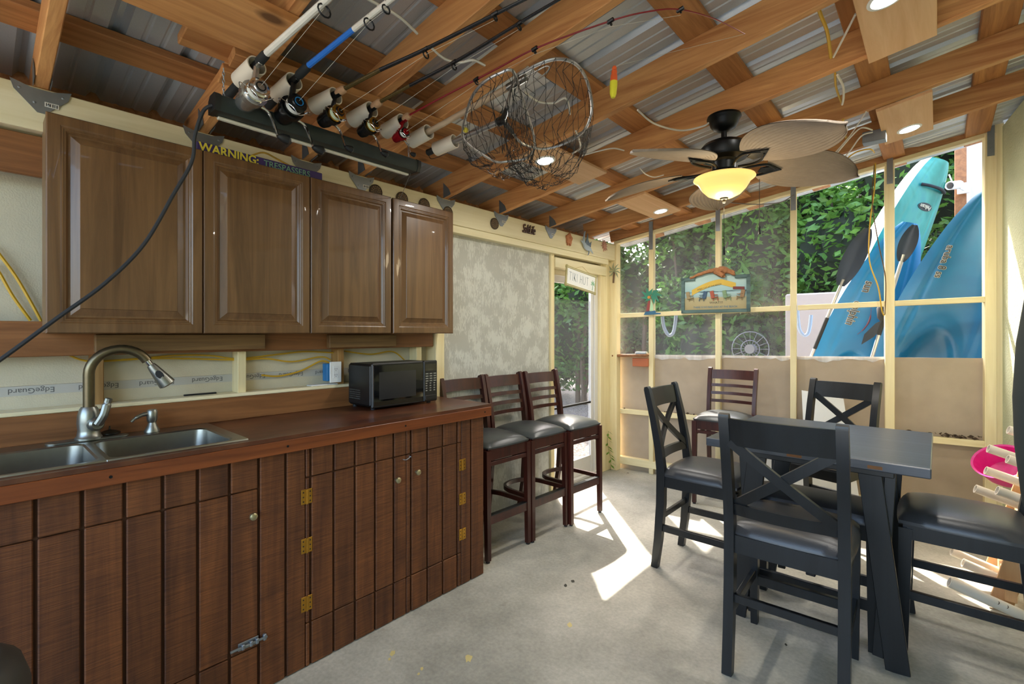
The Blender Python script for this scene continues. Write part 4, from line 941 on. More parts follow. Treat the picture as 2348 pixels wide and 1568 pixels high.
def reel(t, p, d, sc, cols, hdir=1):
    """spinning reel hanging under the rod at p; d points to the tip"""
    body, spool, trim, line, ringc = cols
    dn = Vector((.55, -.1, -1)); dn = (dn - d * dn.dot(d)).normalized(); sd_ = d.cross(dn) * hdir
    c = p + dn * .085 * sc
    q = MB(); tube(q, cat([p + dn * .012, p + dn * .045 * sc - d * .008 * sc, c - d * .025 * sc]), [.008 * sc] * 12 + [.012 * sc] * 3, 8); box(q, -.008, .008, -.005, .005, -.035, .035, .003, M4(sd_, dn, d, p + dn * .012))
    lathe(q, [(.008 * sc, -.075 * sc), (.022 * sc, -.07 * sc), (.027 * sc, -.05 * sc), (.025 * sc, -.025 * sc), (.033 * sc, -.018 * sc), (.034 * sc, .0)], 18, c, d); R_ = part('reel', q, body, t)
    q = MB(); lathe(q, [(.024 * sc, .0), (.026 * sc, .005 * sc), (.022 * sc, .007 * sc), (.022 * sc, .022 * sc), (.026 * sc, .024 * sc), (.026 * sc, .031 * sc), (.02 * sc, .034 * sc)], 20, c, d); part('spool', q, trim, R_)
    q = MB(); lathe(q, [(.0232 * sc, .0075 * sc), (.0236 * sc, .0215 * sc)], 20, c, d); part('line_on_spool', q, line, R_)
    q = MB(); lathe(q, [(.018 * sc, .034 * sc), (.016 * sc, .037 * sc), (.001, .0375 * sc)], 16, c, d); part('drag_knob', q, spool, R_)
    q = MB(); lathe(q, [(.012 * sc, .0378 * sc), (.0125 * sc, .039 * sc), (.010 * sc, .039 * sc), (.0098 * sc, .0378 * sc)], 16, c, d, False); part('knob_ring', q, ringc, R_)
    q = MB(); a0 = c + sd_ * .034 * sc - d * .005 * sc; b0 = c - sd_ * .034 * sc - d * .005 * sc
    tube(q, cat([a0, a0 + d * .02 * sc + sd_ * .008 * sc, c + dn * .03 * sc + d * .045 * sc + sd_ * .02 * sc, c + dn * .042 * sc + d * .04 * sc, c + dn * .03 * sc + d * .045 * sc - sd_ * .02 * sc, b0 + d * .02 * sc - sd_ * .008 * sc, b0]), .0016, 5); part('bail', q, chrome, R_)
    h0 = c - d * .045 * sc + sd_ * .025 * sc; h1 = h0 + sd_ * .035 * sc + dn * .01 * sc; h2 = h1 + dn * .06 * sc + sd_ * .02 * sc + d * .01 * sc
    q = MB(); tube(q, cat([h0, h1, h2]), .0042 * sc, 8); part('crank_arm', q, chrome, R_)
    q = MB(); lathe(q, [(.006 * sc, 0), (.012 * sc, .012 * sc), (.014 * sc, .028 * sc), (.006 * sc, .036 * sc)], 10, h2, sd_); part('crank_knob', q, black, R_)
    return c
def rod(i, label, segs, guides, reelcol, sc, butt, foot, cork_=False):
    p, d = HOLD[i]; q0 = onr(*segs[0][0][0], OT); d = (q0 - p).normalized(); L0 = (q0 - p).length; foot = (.062, max(.078, L0 * .55), L0)
    t = thing('fishing_rod', label, 'fishing rod', (p.x, p.y, p.z - .1), group='fishing rods in the rack')
    q = MB(); tube(q, [p - d * butt, p - d * (butt - .006), p - d * .01, p + d * foot[0]], [.011, .0165, .0165, .013], 14); part('rear_grip', q, foam if not cork_ else cork, t)
    q = MB(); lathe(q, [(.0135, foot[0] - .02), (.0145, foot[0]), (.012, foot[1])], 12, p, d); part('reel_seat', q, blackm, t)
    q = MB(); lathe(q, [(.013, foot[1]), (.016, foot[1] + .01), (.0155, foot[2] - .012), (.0105, foot[2])], 14, p, d); part('fore_grip', q, cork if cork_ else foam, t)
    prev = None
    for (L_, r0, r1, mt, nm) in segs:
        pts = P(L_); pts = cat(pts, 6) if len(pts) > 2 else pts; n_ = len(pts); q = MB(); tube(q, pts, [r0 + (r1 - r0) * k / (n_ - 1) for k in range(n_)], 10); part(nm, q, mt, t)
    gp = []
    for (gx, gy, r) in guides:
        g = onr(gx, gy, OT); ring_guide(t, g, d, r); gp.append(g)
    c = reel(t, p + d * (foot[0] + .004), d, sc, reelcol)
    if gp:
        q = MB(); tube(q, [c + d * .03] + [g + Vector((0, 0, -.02)) for g in gp], .0007, 4); part('line', q, linem, t)
    return t
silver = plain('silver_reel', 'b9b8b4', 0.22, 0.9, 0.1); blkreel = plain('black_reel', '101214', 0.25, 0.3); goldtrim = plain('gold_trim', 'a67c2a', 0.25, 0.9); whtline = plain('white_line', 'd5d5cc', 0.6); grnline = plain('green_line', 'b9c4a4', 0.6); redreel = plain('red_reel', '9c1420', 0.22, 0.6); bluetrim = plain('blue_ring', '2a86c8', 0.3, 0.3)
rod(0, 'thick white fishing rod with a silver reel and black grips', [([(612, 122), (745, 3), (880, -118)], .0125, .010, wblank, 'blank')], [(742, 6, .021)], (silver, silver, chrome, whtline, blkreel), 1.35, .20, (.035, .05, .11))
rod(1, 'blue and white fishing rod with a black reel and blue ring', [([(708, 150), (811, 67)], .0105, .0095, bblank, 'blank'), ([(811, 67), (905, -8), (1000, -84)], .0095, .008, wblank, 'upper_blank')], [(845, 39, .019), (884, 8, .014)], (blkreel, blkreel, blkreel, whtline, bluetrim), 1.35, .16, (.03, .045, .10))
rod(2, 'black fishing rod with cork grip and gold diamond wrap', [([(792, 202), (872, 160)], .0085, .0078, goldw, 'thread_wrap'), ([(872, 160), (985, 108), (1200, 0), (1330, -64)], .0078, .005, kblank, 'blank')], [(975, 113, .014), (1135, 32, .009)], (blkreel, blkreel, goldtrim, grnline, goldtrim), 1.1, .12, (.03, .04, .075), True)
rod(3, 'slim black fishing rod with cork grip, fourth in the rack', [([(874, 232), (940, 196)], .0075, .007, goldw, 'thread_wrap'), ([(940, 196), (1050, 138), (1182, 58), (1290, -6), (1400, -70)], .007, .0045, kblank, 'blank')], [(1040, 143, .012), (1190, 54, .009)], (blkreel, blkreel, goldtrim, grnline, goldtrim), 1.0, .11, (.03, .04, .07), True)
rod(4, 'thin red fishing rod with a red reel and bending tip', [([(940, 263), (1010, 225), (1135, 160), (1235, 108), (1400, 48), (1490, 26), (1560, 22), (1640, 44), (1708, 78)], .0045, .0016, rblank, 'blank')], [(1092, 182, .008), (1226, 112, .006), (1400, 48, .005), (1560, 22, .003)], (redreel, redreel, blkreel, whtline, redreel), .8, .10, (.025, .033, .06), True)
# float on the red rod's line
fp = onr(1409, 152, -.11); fb = Vector((-.006, -.002, -.128)); ob = thing('fishing_float', 'orange and yellow fishing float dangling below the rafters', 'fishing float', fp + fb)
m = MB(); lathe(m, [(.006, 0), (.0095, .006), (.0085, .016), (.0115, .02), (.0105, .03), (.013, .035), (.0145, .06)], 14, fp, fb); part('orange_half', m, plain('orange_foam', 'e0602a', 0.7, noise=0.1, bump=0.15), ob)
m = MB(); lathe(m, [(.0148, .06), (.015, .075), (.013, .11), (.008, .124), (.001, .126)], 14, fp, fb); part('yellow_half', m, plain('yellow_foam', 'd9d02c', 0.7, noise=0.1, bump=0.15), ob)
m = MB(); tube(m, [fp, onr(1708, 78, OT)], .0007, 4); part('line', m, linem, ob)
# gaff
bleach = wood('weathered_handle', '9c8468', 'c0ab90', 0, 0.7, 26, 0, 0.02)
p, d = HOLD[5]; g = thing('gaff', 'wooden handled gaff with a steel hook', 'gaff', (p.x, p.y, p.z - .05))
e1 = onr(1168, 199, OT); e2 = onr(1206, 177, OT); m = MB(); tube(m, [p - d * .06, e1], .0135, 12); part('handle', m, bleach, g)
m = MB(); tube(m, [e1 - (e2 - e1) * .1, e2], .0155, 14); part('ferrule', m, steel, g)
m = MB(); tube(m, cat([e2, onr(1230, 163, OT), onr(1252, 152, OT), onr(1260, 155, OT - .01), onr(1250, 169, OT - .02), onr(1216, 193, OT - .025)]), [.004] * 28 + [.003] * 7 + [.0015] * 6 if 0 else .0034, 8); part('hook', m, steel, g)
# landing nets
alum = plain('aluminium_tube', 'b9babb', 0.35, 0.85, 0.1); netm = plain('black_netting', '161819', 0.8)
def netbag(hoop, drop, t, n=30, lv=9, shift=Vector((0, 0, 0))):
    N_ = len(hoop); ringp = [hoop[int(k * N_ / n) % N_] for k in range(n)]; c = sum(ringp, Vector()) / n; q = MB(); G = []
    for j in range(lv + 1):
        f = j / lv; sh = math.cos(f * 1.45) ** .8
        G.append([c + (r - c) * (sh + .02) + shift * f + Vector((0, 0, -drop * math.sin(f * 1.5))) + Vector((random.uniform(-1, 1), random.uniform(-1, 1), random.uniform(-1, 1))) * (.012 if j else 0) for r in ringp])
    for j in range(lv):
        for k in range(n):
            for dk in (0, 1): tube(q, [G[j][k], G[j + 1][(k + dk) % n]] if j % 2 == 0 else [G[j][k], G[j + 1][(k - dk) % n]], .0011, 3, caps=False)
    part('netting', q, netm, t, sharp=0, recalc=False)
LN = -.13
HA = P([(1158, 282), (1175, 303), (1191, 324), (1219, 337), (1250, 341), (1292, 330), (1334, 305), (1353, 271), (1357, 236), (1345, 183), (1320, 147), (1282, 135), (1240, 145), (1204, 164), (1183, 179), (1168, 220), (1159, 262)], LN)
p, d = HOLD[6]; t = thing('landing_net', 'landing net with an aluminium handle and round hoop', 'landing net', (p.x, p.y, p.z - .1), group='landing nets')
yk = onr(1150, 277, LN + .01); m = MB(); tube(m, [p, p + (yk - p) * .5, yk], .0135, 12); part('handle', m, alum, t)
m = MB(); tube(m, [p - d * .12, p - d * .115, p - d * .045], [.012, .017, .015], 12); part('grip', m, rubber, t)
m = MB(); tube(m, [yk - (yk - p).normalized() * .02, yk + (yk - p).normalized() * .02], .02, 12); tube(m, [yk, HA[0], HA[1]], [.016, .012, .01], 10); tube(m, [yk, HA[-1], HA[-1] + (HA[-2] - HA[-1]) * .4], [.016, .012, .01], 10); part('yoke', m, black, t)
hp = cat(HA, 5, True); m = MB(); tube(m, hp, .0065, 8, True); part('hoop', m, alum, t); netbag(hp, .30, t)
m = MB(); tube(m, cat([p - d * .11 + Vector((0, 0, -.014)), p - d * .09 + Vector((0, 0, -.04)), p - d * .04 + Vector((.02, 0, -.045)), p + Vector((.01, .01, -.035))]), .0016, 5); part('wrist_cord', m, black, t)
HB = P([(1175, 162), (1191, 204), (1208, 257), (1221, 299), (1226, 330), (1221, 349), (1204, 364), (1166, 370), (1135, 370), (1092, 345), (1067, 324), (1060, 309), (1067, 271), (1082, 223), (1109, 189), (1145, 168)], LN - .03)
t = thing('landing_net', 'landing net hoop hanging left of the other, dark tangled bag', 'landing net', HB[0], group='landing nets')
hp = cat(HB, 5, True); m = MB(); tube(m, hp, .006, 8, True); part('hoop', m, alum, t); netbag(hp, .16, t, 30, 7)
m = MB(); q_ = onr(1068, 298, LN - .035); lathe(m, [(.012, 0), (.012, .003)], 12, q_, (.4, -.6, -.6)); part('tag', m, plain('yellow_tag', 'c9b62c', 0.5), t)
# ------------------------------------------------------------------ hanging shop light and its cord
lx, lz = -1.93, 2.262
ya, yb_ = onz(497, 246, lz).y, onz(944, 388, lz).y
sl_ = thing('shop_light', 'long black hanging shop light on chains above the cabinets', 'light fixture', (lx, (ya + yb_) / 2, lz - .04))
hv = plain('dark_green_black_housing', '1b2422', 0.45, noise=0.15)
m = MB()
pr = [(-.04, -.022), (.026, -.022), (.036, .0), (.036, .03), (.022, .038), (-.022, .038), (-.04, .022)]
prism(m, [(a_, b_) for a_, b_ in pr], (lx, (ya + yb_) / 2, lz), (1, 0, 0), (0, 0, 1), yb_ - ya); part('housing', m, hv, sl_)
for y in (ya - .008, yb_ + .008): m = MB(); prism(m, [(a_ * 1.06, b_ * 1.06) for a_, b_ in pr], (lx, y, lz), (1, 0, 0), (0, 0, 1), .018); part('end_cap', m, black, sl_)
m = MB(); box(m, lx - .042, lx - .022, ya + .01, yb_ - .01, lz - .031, lz - .021, .003); part('diffuser', m, plain('cream_diffuser', 'd8d2bd', 0.4), sl_)
for y in (ya + .02, yb_ - .03):
    m = MB()
    for k in range(9):
        z = lz + .035 + k * .013
        R_ = Matrix.Rotation(math.pi / 2 * (k % 2), 4, 'Z'); tube(m, [Vector((lx, y, z)) + R_ @ Vector((.0035 * math.cos(a_), 0, .009 * math.sin(a_))) for a_ in [q_ * math.pi / 4 for q_ in range(8)]], .0012, 4, True)
    part('chain', m, galv, sl_)
cable([(lx, ya - .015, lz + .0), onx(466, 255, -1.95), onx(447, 310, -1.98), onx(440, 370, -2.0), onx(398, 445, -2.02), onx(330, 560, -2.04), onx(240, 650, -2.05), onx(130, 730, -2.06), onx(0, 825, -2.07), onx(-120, 905, -2.08)], .0062, rubber, 'long black power cord drooping from the shop light across the cabinets', name='power_cord', cat_='cord', n=8)
m = MB(); a_ = onz(936, 400, lz - .03); tube(m, [(lx, a_.y, lz - .03), onx(915, 462, XH + .008)], .0014, 5); solo('pull_chain', m, galv, 'thin pull chain from the far end of the shop light', 'chain')
# ------------------------------------------------------------------ ceiling fan
bronze = plain('oil_rubbed_bronze', '17191a', 0.35, 0.6, 0.15)
FXc, FYc = -.875, 2.735; fz = roofz(FXc)
fan = thing('ceiling_fan', 'bronze ceiling fan with palm leaf blades and an amber bowl light', 'ceiling fan', (FXc, FYc, 2.16))
o = (FXc, FYc, 0)
m = MB(); lathe(m, [(.085, fz + .0), (.088, fz - .012), (.082, fz - .022), (.076, fz - .03), (.07, fz - .05), (.055, fz - .07), (.03, fz - .082), (.018, fz - .085)], 28, o); part('canopy', m, bronze, fan)
m = MB(); lathe(m, [(.015, fz - .08), (.015, 2.52), (.03, 2.515), (.034, 2.50)], 16, o); part('downrod', m, bronze, fan)
m = MB(); lathe(m, [(.03, 2.505), (.07, 2.50), (.105, 2.485), (.122, 2.465), (.124, 2.42), (.115, 2.405), (.07, 2.395), (.062, 2.385), (.06, 2.34), (.05, 2.335)], 32, o); part('motor_housing', m, bronze, fan)
m = MB(); lathe(m, [(.07, 2.34), (.075, 2.33), (.07, 2.315), (.055, 2.305), (.06, 2.29), (.045, 2.28)], 24, o); part('light_fitter', m, bronze, fan)
amber = nodes('amber_glass')[0]; pb = amber.node_tree.nodes['Principled BSDF']; pb.inputs['Base Color'].default_value = rgb('d9ae62'); pb.inputs['Roughness'].default_value = .35; pb.inputs['Emission Color'].default_value = rgb('ffcf78'); pb.inputs['Emission Strength'].default_value = .3
m = MB(); lathe(m, [(.156, 2.302), (.158, 2.297), (.148, 2.288), (.135, 2.280), (.127, 2.265), (.112, 2.24), (.085, 2.212), (.05, 2.195), (.012, 2.19)], 36, o); part('bowl', m, amber, fan)
m = MB(); lathe(m, [(.024, 2.196), (.02, 2.184), (.01, 2.178), (.012, 2.17), (.006, 2.162)], 14, o); part('finial', m, bronze, fan)
leafb = plain('woven_palm_blade', '8f8070', 0.7, noise=0.15, scale=30)
def blade(an):
    a_ = math.radians(an); M = Matrix.Translation((FXc, FYc, 2.352)) @ Matrix.Rotation(a_, 4, 'Z') @ Matrix.Rotation(math.radians(-13), 4, 'X')
    q = MB(); ns, nu = 18, 33; vs = []; fs = []
    for i in range(ns + 1):
        s_ = i / ns; x = .20 + .50 * s_; hw = .185 * math.sin(math.pi * min(1, s_ * .93 + .07)) ** .62 * (1 - .12 * s_) + .006
        for j in range(nu + 1):
            u = -1 + 2 * j / nu; pl = .003 * (1 if j % 2 else -1) * min(1, s_ * 3)
            vs.append((x + .02 * math.cos(u * 1.5), u * hw, pl - .055 * s_ * s_))
    for i in range(ns):
        for j in range(nu): k = i * (nu + 1) + j; fs.append((k, k + 1, k + nu + 2, k + nu + 1))
    b_ = len(vs); vs += [(x, y, z + .004) for x, y, z in vs]; fs += [tuple(b_ + v for v in f[::-1]) for f in fs]
    q.add(vs, fs, M); bl = part('blade', q, leafb, fan, sharp=12)
    q = MB()
    for s_ in (-1, 1): tube(q, [M @ Vector(v) for v in cat([(.09, s_ * .018, -.012), (.15, s_ * .045, -.012), (.21, s_ * .05, -.009), (.27, s_ * .012, -.009)], 5)], .0065, 6)
    prism(q, [(.19, -.02), (.25, -.035), (.31, 0), (.25, .035), (.19, .02)], M @ Vector((0, 0, -.008)), M.to_3x3() @ Vector((1, 0, 0)), M.to_3x3() @ Vector((0, 1, 0)), .006); part('blade_iron', q, bronze, bl)
for k in range(5): blade(40 + 72 * k)
for (dx, dy, zt, zb) in ((0, 0, 2.162, 1.88), (.155, .09, 2.285, 1.985)):
    m = MB(); x, y = FXc + dx, FYc + dy; tube(m, [(x, y, zt), (x, y, zb + .045)], .0016, 5); lathe(m, [(.004, .045), (.006, .038), (.0045, .034), (.007, .01), (.0085, 0)], 10, (x, y, zb)); part('pull_chain', m, bronze, fan)
lb = bpy.data.lights.new('fan_lamp', 'POINT'); lb.energy = 3; lb.color = (1, .8, .5); lb.shadow_soft_size = .08; lo = bpy.data.objects.new('fan_lamp', lb); C.objects.link(lo); lo.location = (FXc, FYc, 2.14)
# ------------------------------------------------------------------ recessed lights let into pale boards
lampm = glow('lamp_white', 'ffffff', 9.0)
def dlight(corners, lpx, lab, y0=None, y1=None):
    pts = [onr(a_, b_, -.012) for a_, b_ in corners]; xs = sorted(p_.x for p_ in pts); ys = sorted(p_.y for p_ in pts)
    x0, x1 = (xs[0] + xs[1]) / 2, (xs[2] + xs[3]) / 2; Y0 = y0 if y0 is not None else (ys[0] + ys[1]) / 2; Y1 = y1 if y1 is not None else (ys[2] + ys[3]) / 2
    xm = (x0 + x1) / 2; t = thing('recessed_light', lab, 'light', (xm, (Y0 + Y1) / 2, roofz(xm, -.03)), group='recessed lights in pale boards')
    q = MB(); bar(q, (xm, Y0, roofz(xm, -.0105)), (xm, Y1, roofz(xm, -.0105)), x1 - x0, .019, up, .002); part('board', q, paleboard, t)
    c = onr(*lpx, -.0205); q = MB(); lathe(q, [(.062, .001), (.062, -.003), (.05, -.005), (.047, -.001)], 28, c, up); tr = part('trim_ring', q, white, t)
    q = MB(); lathe(q, [(.046, -.0012), (.046, -.0022), (.001, -.0024)], 24, c, up); part('lamp', q, lampm, t)
    L_ = bpy.data.lights.new('downlight', 'AREA'); L_.shape = 'DISK'; L_.size = .09; L_.energy = 4; L_.color = (1, .96, .88); o_ = bpy.data.objects.new('downlight', L_); C.objects.link(o_); o_.location = c - up * .008; o_.rotation_euler = (-up).to_track_quat('-Z', 'Y').to_euler()
dlight([(1250, 322), (1389, 396), (1318, 425), (1178, 352)], (1250, 368), 'recessed light in a pale board behind the landing net', 2.13)
dlight([(1413, 468), (1474, 441), (1563, 480), (1505, 500)], (1515, 484), 'recessed light in a pale board below the fan blades')
dlight([(2000, 254), (2132, 213), (2146, 290), (2034, 330)], (2085, 295), 'recessed light in a pale board above the kayak')
dlight([(1949, -40), (2149, -60), (2149, 77), (1987, 145)], (2032, -4), 'recessed light in a large pale board cut by the top of the picture', 2.1)
# ------------------------------------------------------------------ loose cables in the roof
def rc(L_, r, mat, lab, off=.02): return cable([onr(a_, b_, off) if not isinstance(off, (list, tuple)) else onr(a_, b_, off[k]) for k, (a_, b_) in enumerate(L_)], r, mat, lab, 'loose cables in the roof')
rc([(1462, 252), (1500, 283), (1560, 299), (1610, 290), (1625, 282)], .005, wcab, 'white cable drooping to the fan canopy', -.03)
rc([(1870, 0), (1882, 35), (1897, 75), (1905, 132)], .007, yel, 'yellow cable hanging between rafters at the top right', .03)
rc([(1962, 32), (1935, 85), (1911, 131)], .005, wcab, 'white cable slanting beside the yellow cable at the top right', .03)
rc([(1915, 168), (1917, 200), (1930, 238)], .005, yel, 'short yellow cable loop above the fan, right side', .0)
rc([(1920, 172), (1933, 198), (1934, 225), (1931, 240)], .0055, wcab, 'short white cable loop above the fan, right side', -.01)
rc([(1933, 272), (1935, 295), (1941, 318)], .006, yel, 'yellow cable stub below the second rafter', .0)
rc([(1986, 256), (1950, 310), (1915, 350)], .004, wcab, 'thin white cable running down to the blade tip', -.01)
rc([(2000, 298), (1975, 293), (1950, 315), (1920, 350)], .0045, wcab, 'white cable curving out of the grey box', -.02)
rc([(2001, 303), (1975, 312), (1950, 345), (1935, 362)], .0045, wcab, 'lower white cable curving out of the grey box', -.02)
rc([(2005, 350), (1995, 342), (1965, 348), (1940, 365)], .0045, yel, 'yellow ended cable by the head beam', -.03)
rc([(830, -10), (870, 12), (915, 38), (957, 77)], .005, wcab, 'white cable stub near the top of the white rod', .02)
rc([(990, 110), (1020, 135), (1055, 143), (1085, 138), (1112, 150)], .005, wcab, 'white cable stub crossing the black rods', .0)
rc([(1203, 212), (1235, 233), (1270, 236), (1298, 226), (1307, 262)], .005, wcab, 'white cable inside the net hoop', -.02)
rc([(1335, 357), (1370, 347), (1405, 340), (1431, 345)], .004, wcab, 'white cable along a rafter beside the pale board', -.005)
rc([(1320, 300), (1328, 320), (1330, 340), (1312, 352)], .005, wcab, 'white cable loop right of the net', -.02)
rc([(1467, 386), (1480, 399), (1500, 406), (1522, 401)], .004, wcab, 'white cable stub left of the fan', -.02)
m = MB(); p = onr(2010, 315, -.03); box(m, p.x - .07, p.x + .05, p.y - .05, p.y + .03, p.z - .035, p.z + .035, .003); solo('junction_box', m, galv, 'grey metal junction box beside the pale light board', 'junction box')
cable([fpt(2005, 382, .1), fpt(2003, 440, .08), fpt(1993, 520, .07), fpt(1992, 600, .07), fpt(2012, 660, .07), fpt(2020, 710, .06), fpt(2026, 724, .05)], .005, yel, 'yellow cable hanging down the screen in front of the kayaks', 'cables hanging on the screen wall')
cable([fpt(2003, 385, .09), fpt(1998, 470, .09), fpt(2012, 560, .08), fpt(2028, 640, .08), fpt(2027, 722, .06)], .004, plain('brown_cable', '5a4326', .6), 'brown cable hanging down the screen in front of the kayaks', 'cables hanging on the screen wall')
cable([fpt(1560, 473, .12), fpt(1640, 470, .14), fpt(1730, 475, .12), fpt(1790, 470, .1), fpt(1822, 452, .09)], .0045, plain('grey_cable', '77706a', .6), 'grey cable sagging along the head beam behind the fan')
# ------------------------------------------------------------------ ornaments on the screened wall
frm = wood('weathered_teal_frame', '33484a', '5d7672', 0, 0.6, 22, 0, 0.05); pic = nodes('painted_beach_panel')[0]
def beach():
    t = pic.node_tree; N = t.nodes; L = t.links; p = N['Principled BSDF']; p.inputs['Roughness'].default_value = .6
    tc = N.new('ShaderNodeTexCoord'); sp = N.new('ShaderNodeSeparateXYZ'); L.new(tc.outputs['Generated'], sp.inputs[0])
    nz = N.new('ShaderNodeTexNoise'); nz.inputs['Scale'].default_value = 6; mp = N.new('ShaderNodeMapping'); mp.inputs['Scale'].default_value = (1, 1, 9); L.new(tc.outputs['Generated'], mp.inputs[0]); L.new(mp.outputs[0], nz.inputs['Vector'])
    ad = N.new('ShaderNodeMath'); ad.operation = 'MULTIPLY_ADD'; ad.inputs[1].default_value = .08; L.new(nz.outputs['Fac'], ad.inputs[0]); L.new(sp.outputs[2], ad.inputs[2])
    cr = N.new('ShaderNodeValToRGB'); e = cr.color_ramp.elements; e[0].position = 0; e[0].color = rgb('98865a'); e[1].position = .38; e[1].color = rgb('a59b76')
    for ps, cl in ((.42, '8fa9a8'), (.52, '9bb8bd'), (.535, '24424a'), (.555, '8fb0b3'), (.78, 'a3bcb8'), (1.0, '93aca4')):
        x = e.new(ps); x.color = rgb(cl)
    L.new(ad.outputs[0], cr.inputs['Fac']); L.new(cr.outputs[0], p.inputs['Base Color'])
beach()
OF = .028
b0, b1 = fpt(1565, 719, OF), fpt(1722, 715, OF); wB = (b1 - b0).length; hB = fpt(1644, 634, OF).z - b0.z; bc_ = (b0 + b1) / 2; bc_.z = b0.z
bs = thing('beach_sign', 'framed beach sign with painted deck chairs and driftwood on top', 'sign', bc_)
def bp(u, v, o_=0.0): return bc_ + fe * u + ZV * v + fn * o_
arch = [(-wB / 2, 0), (wB / 2, 0), (wB / 2, hB)] + [(wB * (.30 - .60 * k / 10), hB + .055 * math.sin(math.pi * k / 10)) for k in range(11)] + [(-wB / 2, hB)]
m = MB(); prism(m, [(a_ * .96, .012 + b_ * .95) for a_, b_ in arch], bp(0, 0, .004), fe, ZV, .008); part('painted_panel', m, pic, bs)
for a_, b_ in (((-wB / 2, .016), (wB / 2, .016)), ((-wB / 2 + .016, 0), (-wB / 2 + .016, hB)), ((wB / 2 - .016, 0), (wB / 2 - .016, hB)), ((-wB / 2, hB - .016), (-wB * .29, hB - .016)), ((wB * .29, hB - .016), (wB / 2, hB - .016))):
    m = MB(); bar(m, bp(*a_, .012), bp(*b_, .012), .032, .03, fn, .003); part('frame', m, frm, bs)
m = MB(); P_ = [bp(-wB * .36, hB - .01, .025), bp(-wB * .2, hB + .03, .025), bp(0, hB + .058, .028), bp(wB * .15, hB + .05, .03), bp(wB * .29, hB + .012, .028)]; tube(m, [v + Vector((random.uniform(-1, 1), 0, random.uniform(-1, 1))) * .004 for v in cat(P_, 6)], [.012] * 5 + [.016] * 5 + [.02] * 5 + [.03] * 5 + [.022] * 5, 9); tube(m, cat([bp(0, hB + .04, .03), bp(wB * .09, hB + .015, .034), bp(wB * .15, hB - .015, .032)], 4), [.02, .026, .024, .012], 8); part('driftwood', m, plain('driftwood', '9c6a44', .85, noise=.5, scale=40, bump=1.0, bscale=60), bs)
yb2 = plain('banner_yellow', 'c2a23c', .6)
m = MB(); vs = []; fs = []
for k in range(17):
    u = -wB * .34 + wB * .64 * k / 16; v = hB * (.50 + .26 * math.sin(min(1, k / 11) * 1.57) - .12 * max(0, (k - 11) / 5)); vs += [bp(u, v, .0095), bp(u, v + hB * .15, .0095)]
for k in range(16): fs.append((2 * k, 2 * k + 2, 2 * k + 3, 2 * k + 1))
m.add(vs + [v + fn * .0015 for v in vs], fs + [tuple(34 + i for i in f[::-1]) for f in fs]); bnr = part('banner', m, yb2, bs)
drk = plain('dark_sign_print', '3c3a30', .6); blp = plain('blue_sign_print', '3f6f86', .6)
text('lettering', 'A BAD DAY AT THE BEACH', .023, drk, bs, bp(-wB * .08, hB * .715, .0118), fe + ZV * .22, ZV - fe * .22, .0003, sx=.78)
text('lettering', 'WHAT???', .03, drk, bs, bp(wB * .02, .096, .009), fe, ZV, .0004)
text('lettering', 'THERE IS NO BAD DAY AT THE BEACH', .026, blp, bs, bp(0, .055, .009), fe, ZV, .0004, sx=.86)
cm = [plain('chair_tan', '8d7c5a', .6), plain('chair_blue', '35506a', .6, noise=.5, scale=300), plain('chair_red_stripe', '9a4a34', .6, noise=.5, scale=200), plain('chair_green', '6f8a68', .6), plain('chair_brown', '8a6b4a', .6)]
for k in range(5):
    u = (-.36 + .18 * k) * wB; s_ = 1 if k < 1 else -1 if k in (1, 4) else 1; z = hB * .40; q = MB()
    bar(q, bp(u - s_ * .015, z, .014), bp(u - s_ * .028, z + hB * .2, .014), .012, .034, fe, .002); bar(q, bp(u - s_ * .018, z, .016), bp(u + s_ * .03, z + .012, .016), .03, .006, ZV, .001)
    for w_ in (-.016, .026): bar(q, bp(u + s_ * w_, z, .016), bp(u + s_ * (w_ + .004), z - hB * .07, .016), .006, .006, ZV)
    bar(q, bp(u - s_ * .022, z + .035, .02), bp(u + s_ * .028, z + .032, .02), .008, .005, ZV); part('chair_relief', q, cm[k], bs)
q = MB(); bar(q, bp(wB * .26, hB * .66, .012), bp(wB * .42, hB * .64, .012), .006, .026, fe, .002); part('surfboard_relief', q, plain('relief_red', '6a2a2a', .6), bs)
# tin palm tree on the rail
p = fpt(1497, 722, .03); tp = thing('palm_ornament', 'painted tin palm tree with a sailboat base on the screen rail', 'wall ornament', p)
def fp_(u, v, o_=0.0): return p + fe * u + ZV * v + fn * o_
m = MB(); prism(m, [(-.085, 0), (.085, .005), (.09, .018), (.04, .022), (.03, .045), (-.01, .035), (-.04, .045), (-.07, .03)], fp_(0, 0), fe, ZV, .006); part('base', m, plain('sea_blue_tin', '2f5f7d', .5, noise=.2), tp)
m = MB(); prism(m, [(-.06, .035), (-.03, .035), (-.018, .12), (.0, .2), (-.02, .2), (-.045, .12)], fp_(0, 0), fe, ZV, .006); part('trunk', m, plain('trunk_red', '8a3a35', .5), tp)
m = MB(); prism(m, [(-.02, .04), (.012, .04), (.012, .10), (-.012, .17)], fp_(0, 0, .004), fe, ZV, .004); part('sail', m, plain('pale_green_tin', 'a7c9a0', .5), tp)
m = MB(); lathe(m, [(.018, 0), (.014, .006)], 12, fp_(-.03, .18, .003), fn); part('sun_disc', m, plain('orange_tin', 'c98238', .5), tp)
m = MB()
for an, l_ in ((-60, .10), (-30, .11), (5, .12), (40, .1), (90, .07), (130, .09), (165, .11), (200, .11), (235, .09)):
    a_ = math.radians(an); d_ = fe * math.cos(a_) + ZV * math.sin(a_); n_ = ZV * math.cos(a_) - fe * math.sin(a_); prism(m, [(0, -.008), (l_ * .5, .024), (l_, -.02), (l_ * .55, -.012)], fp_(-.01, .20, random.uniform(.002, .01)), d_, n_, .004)
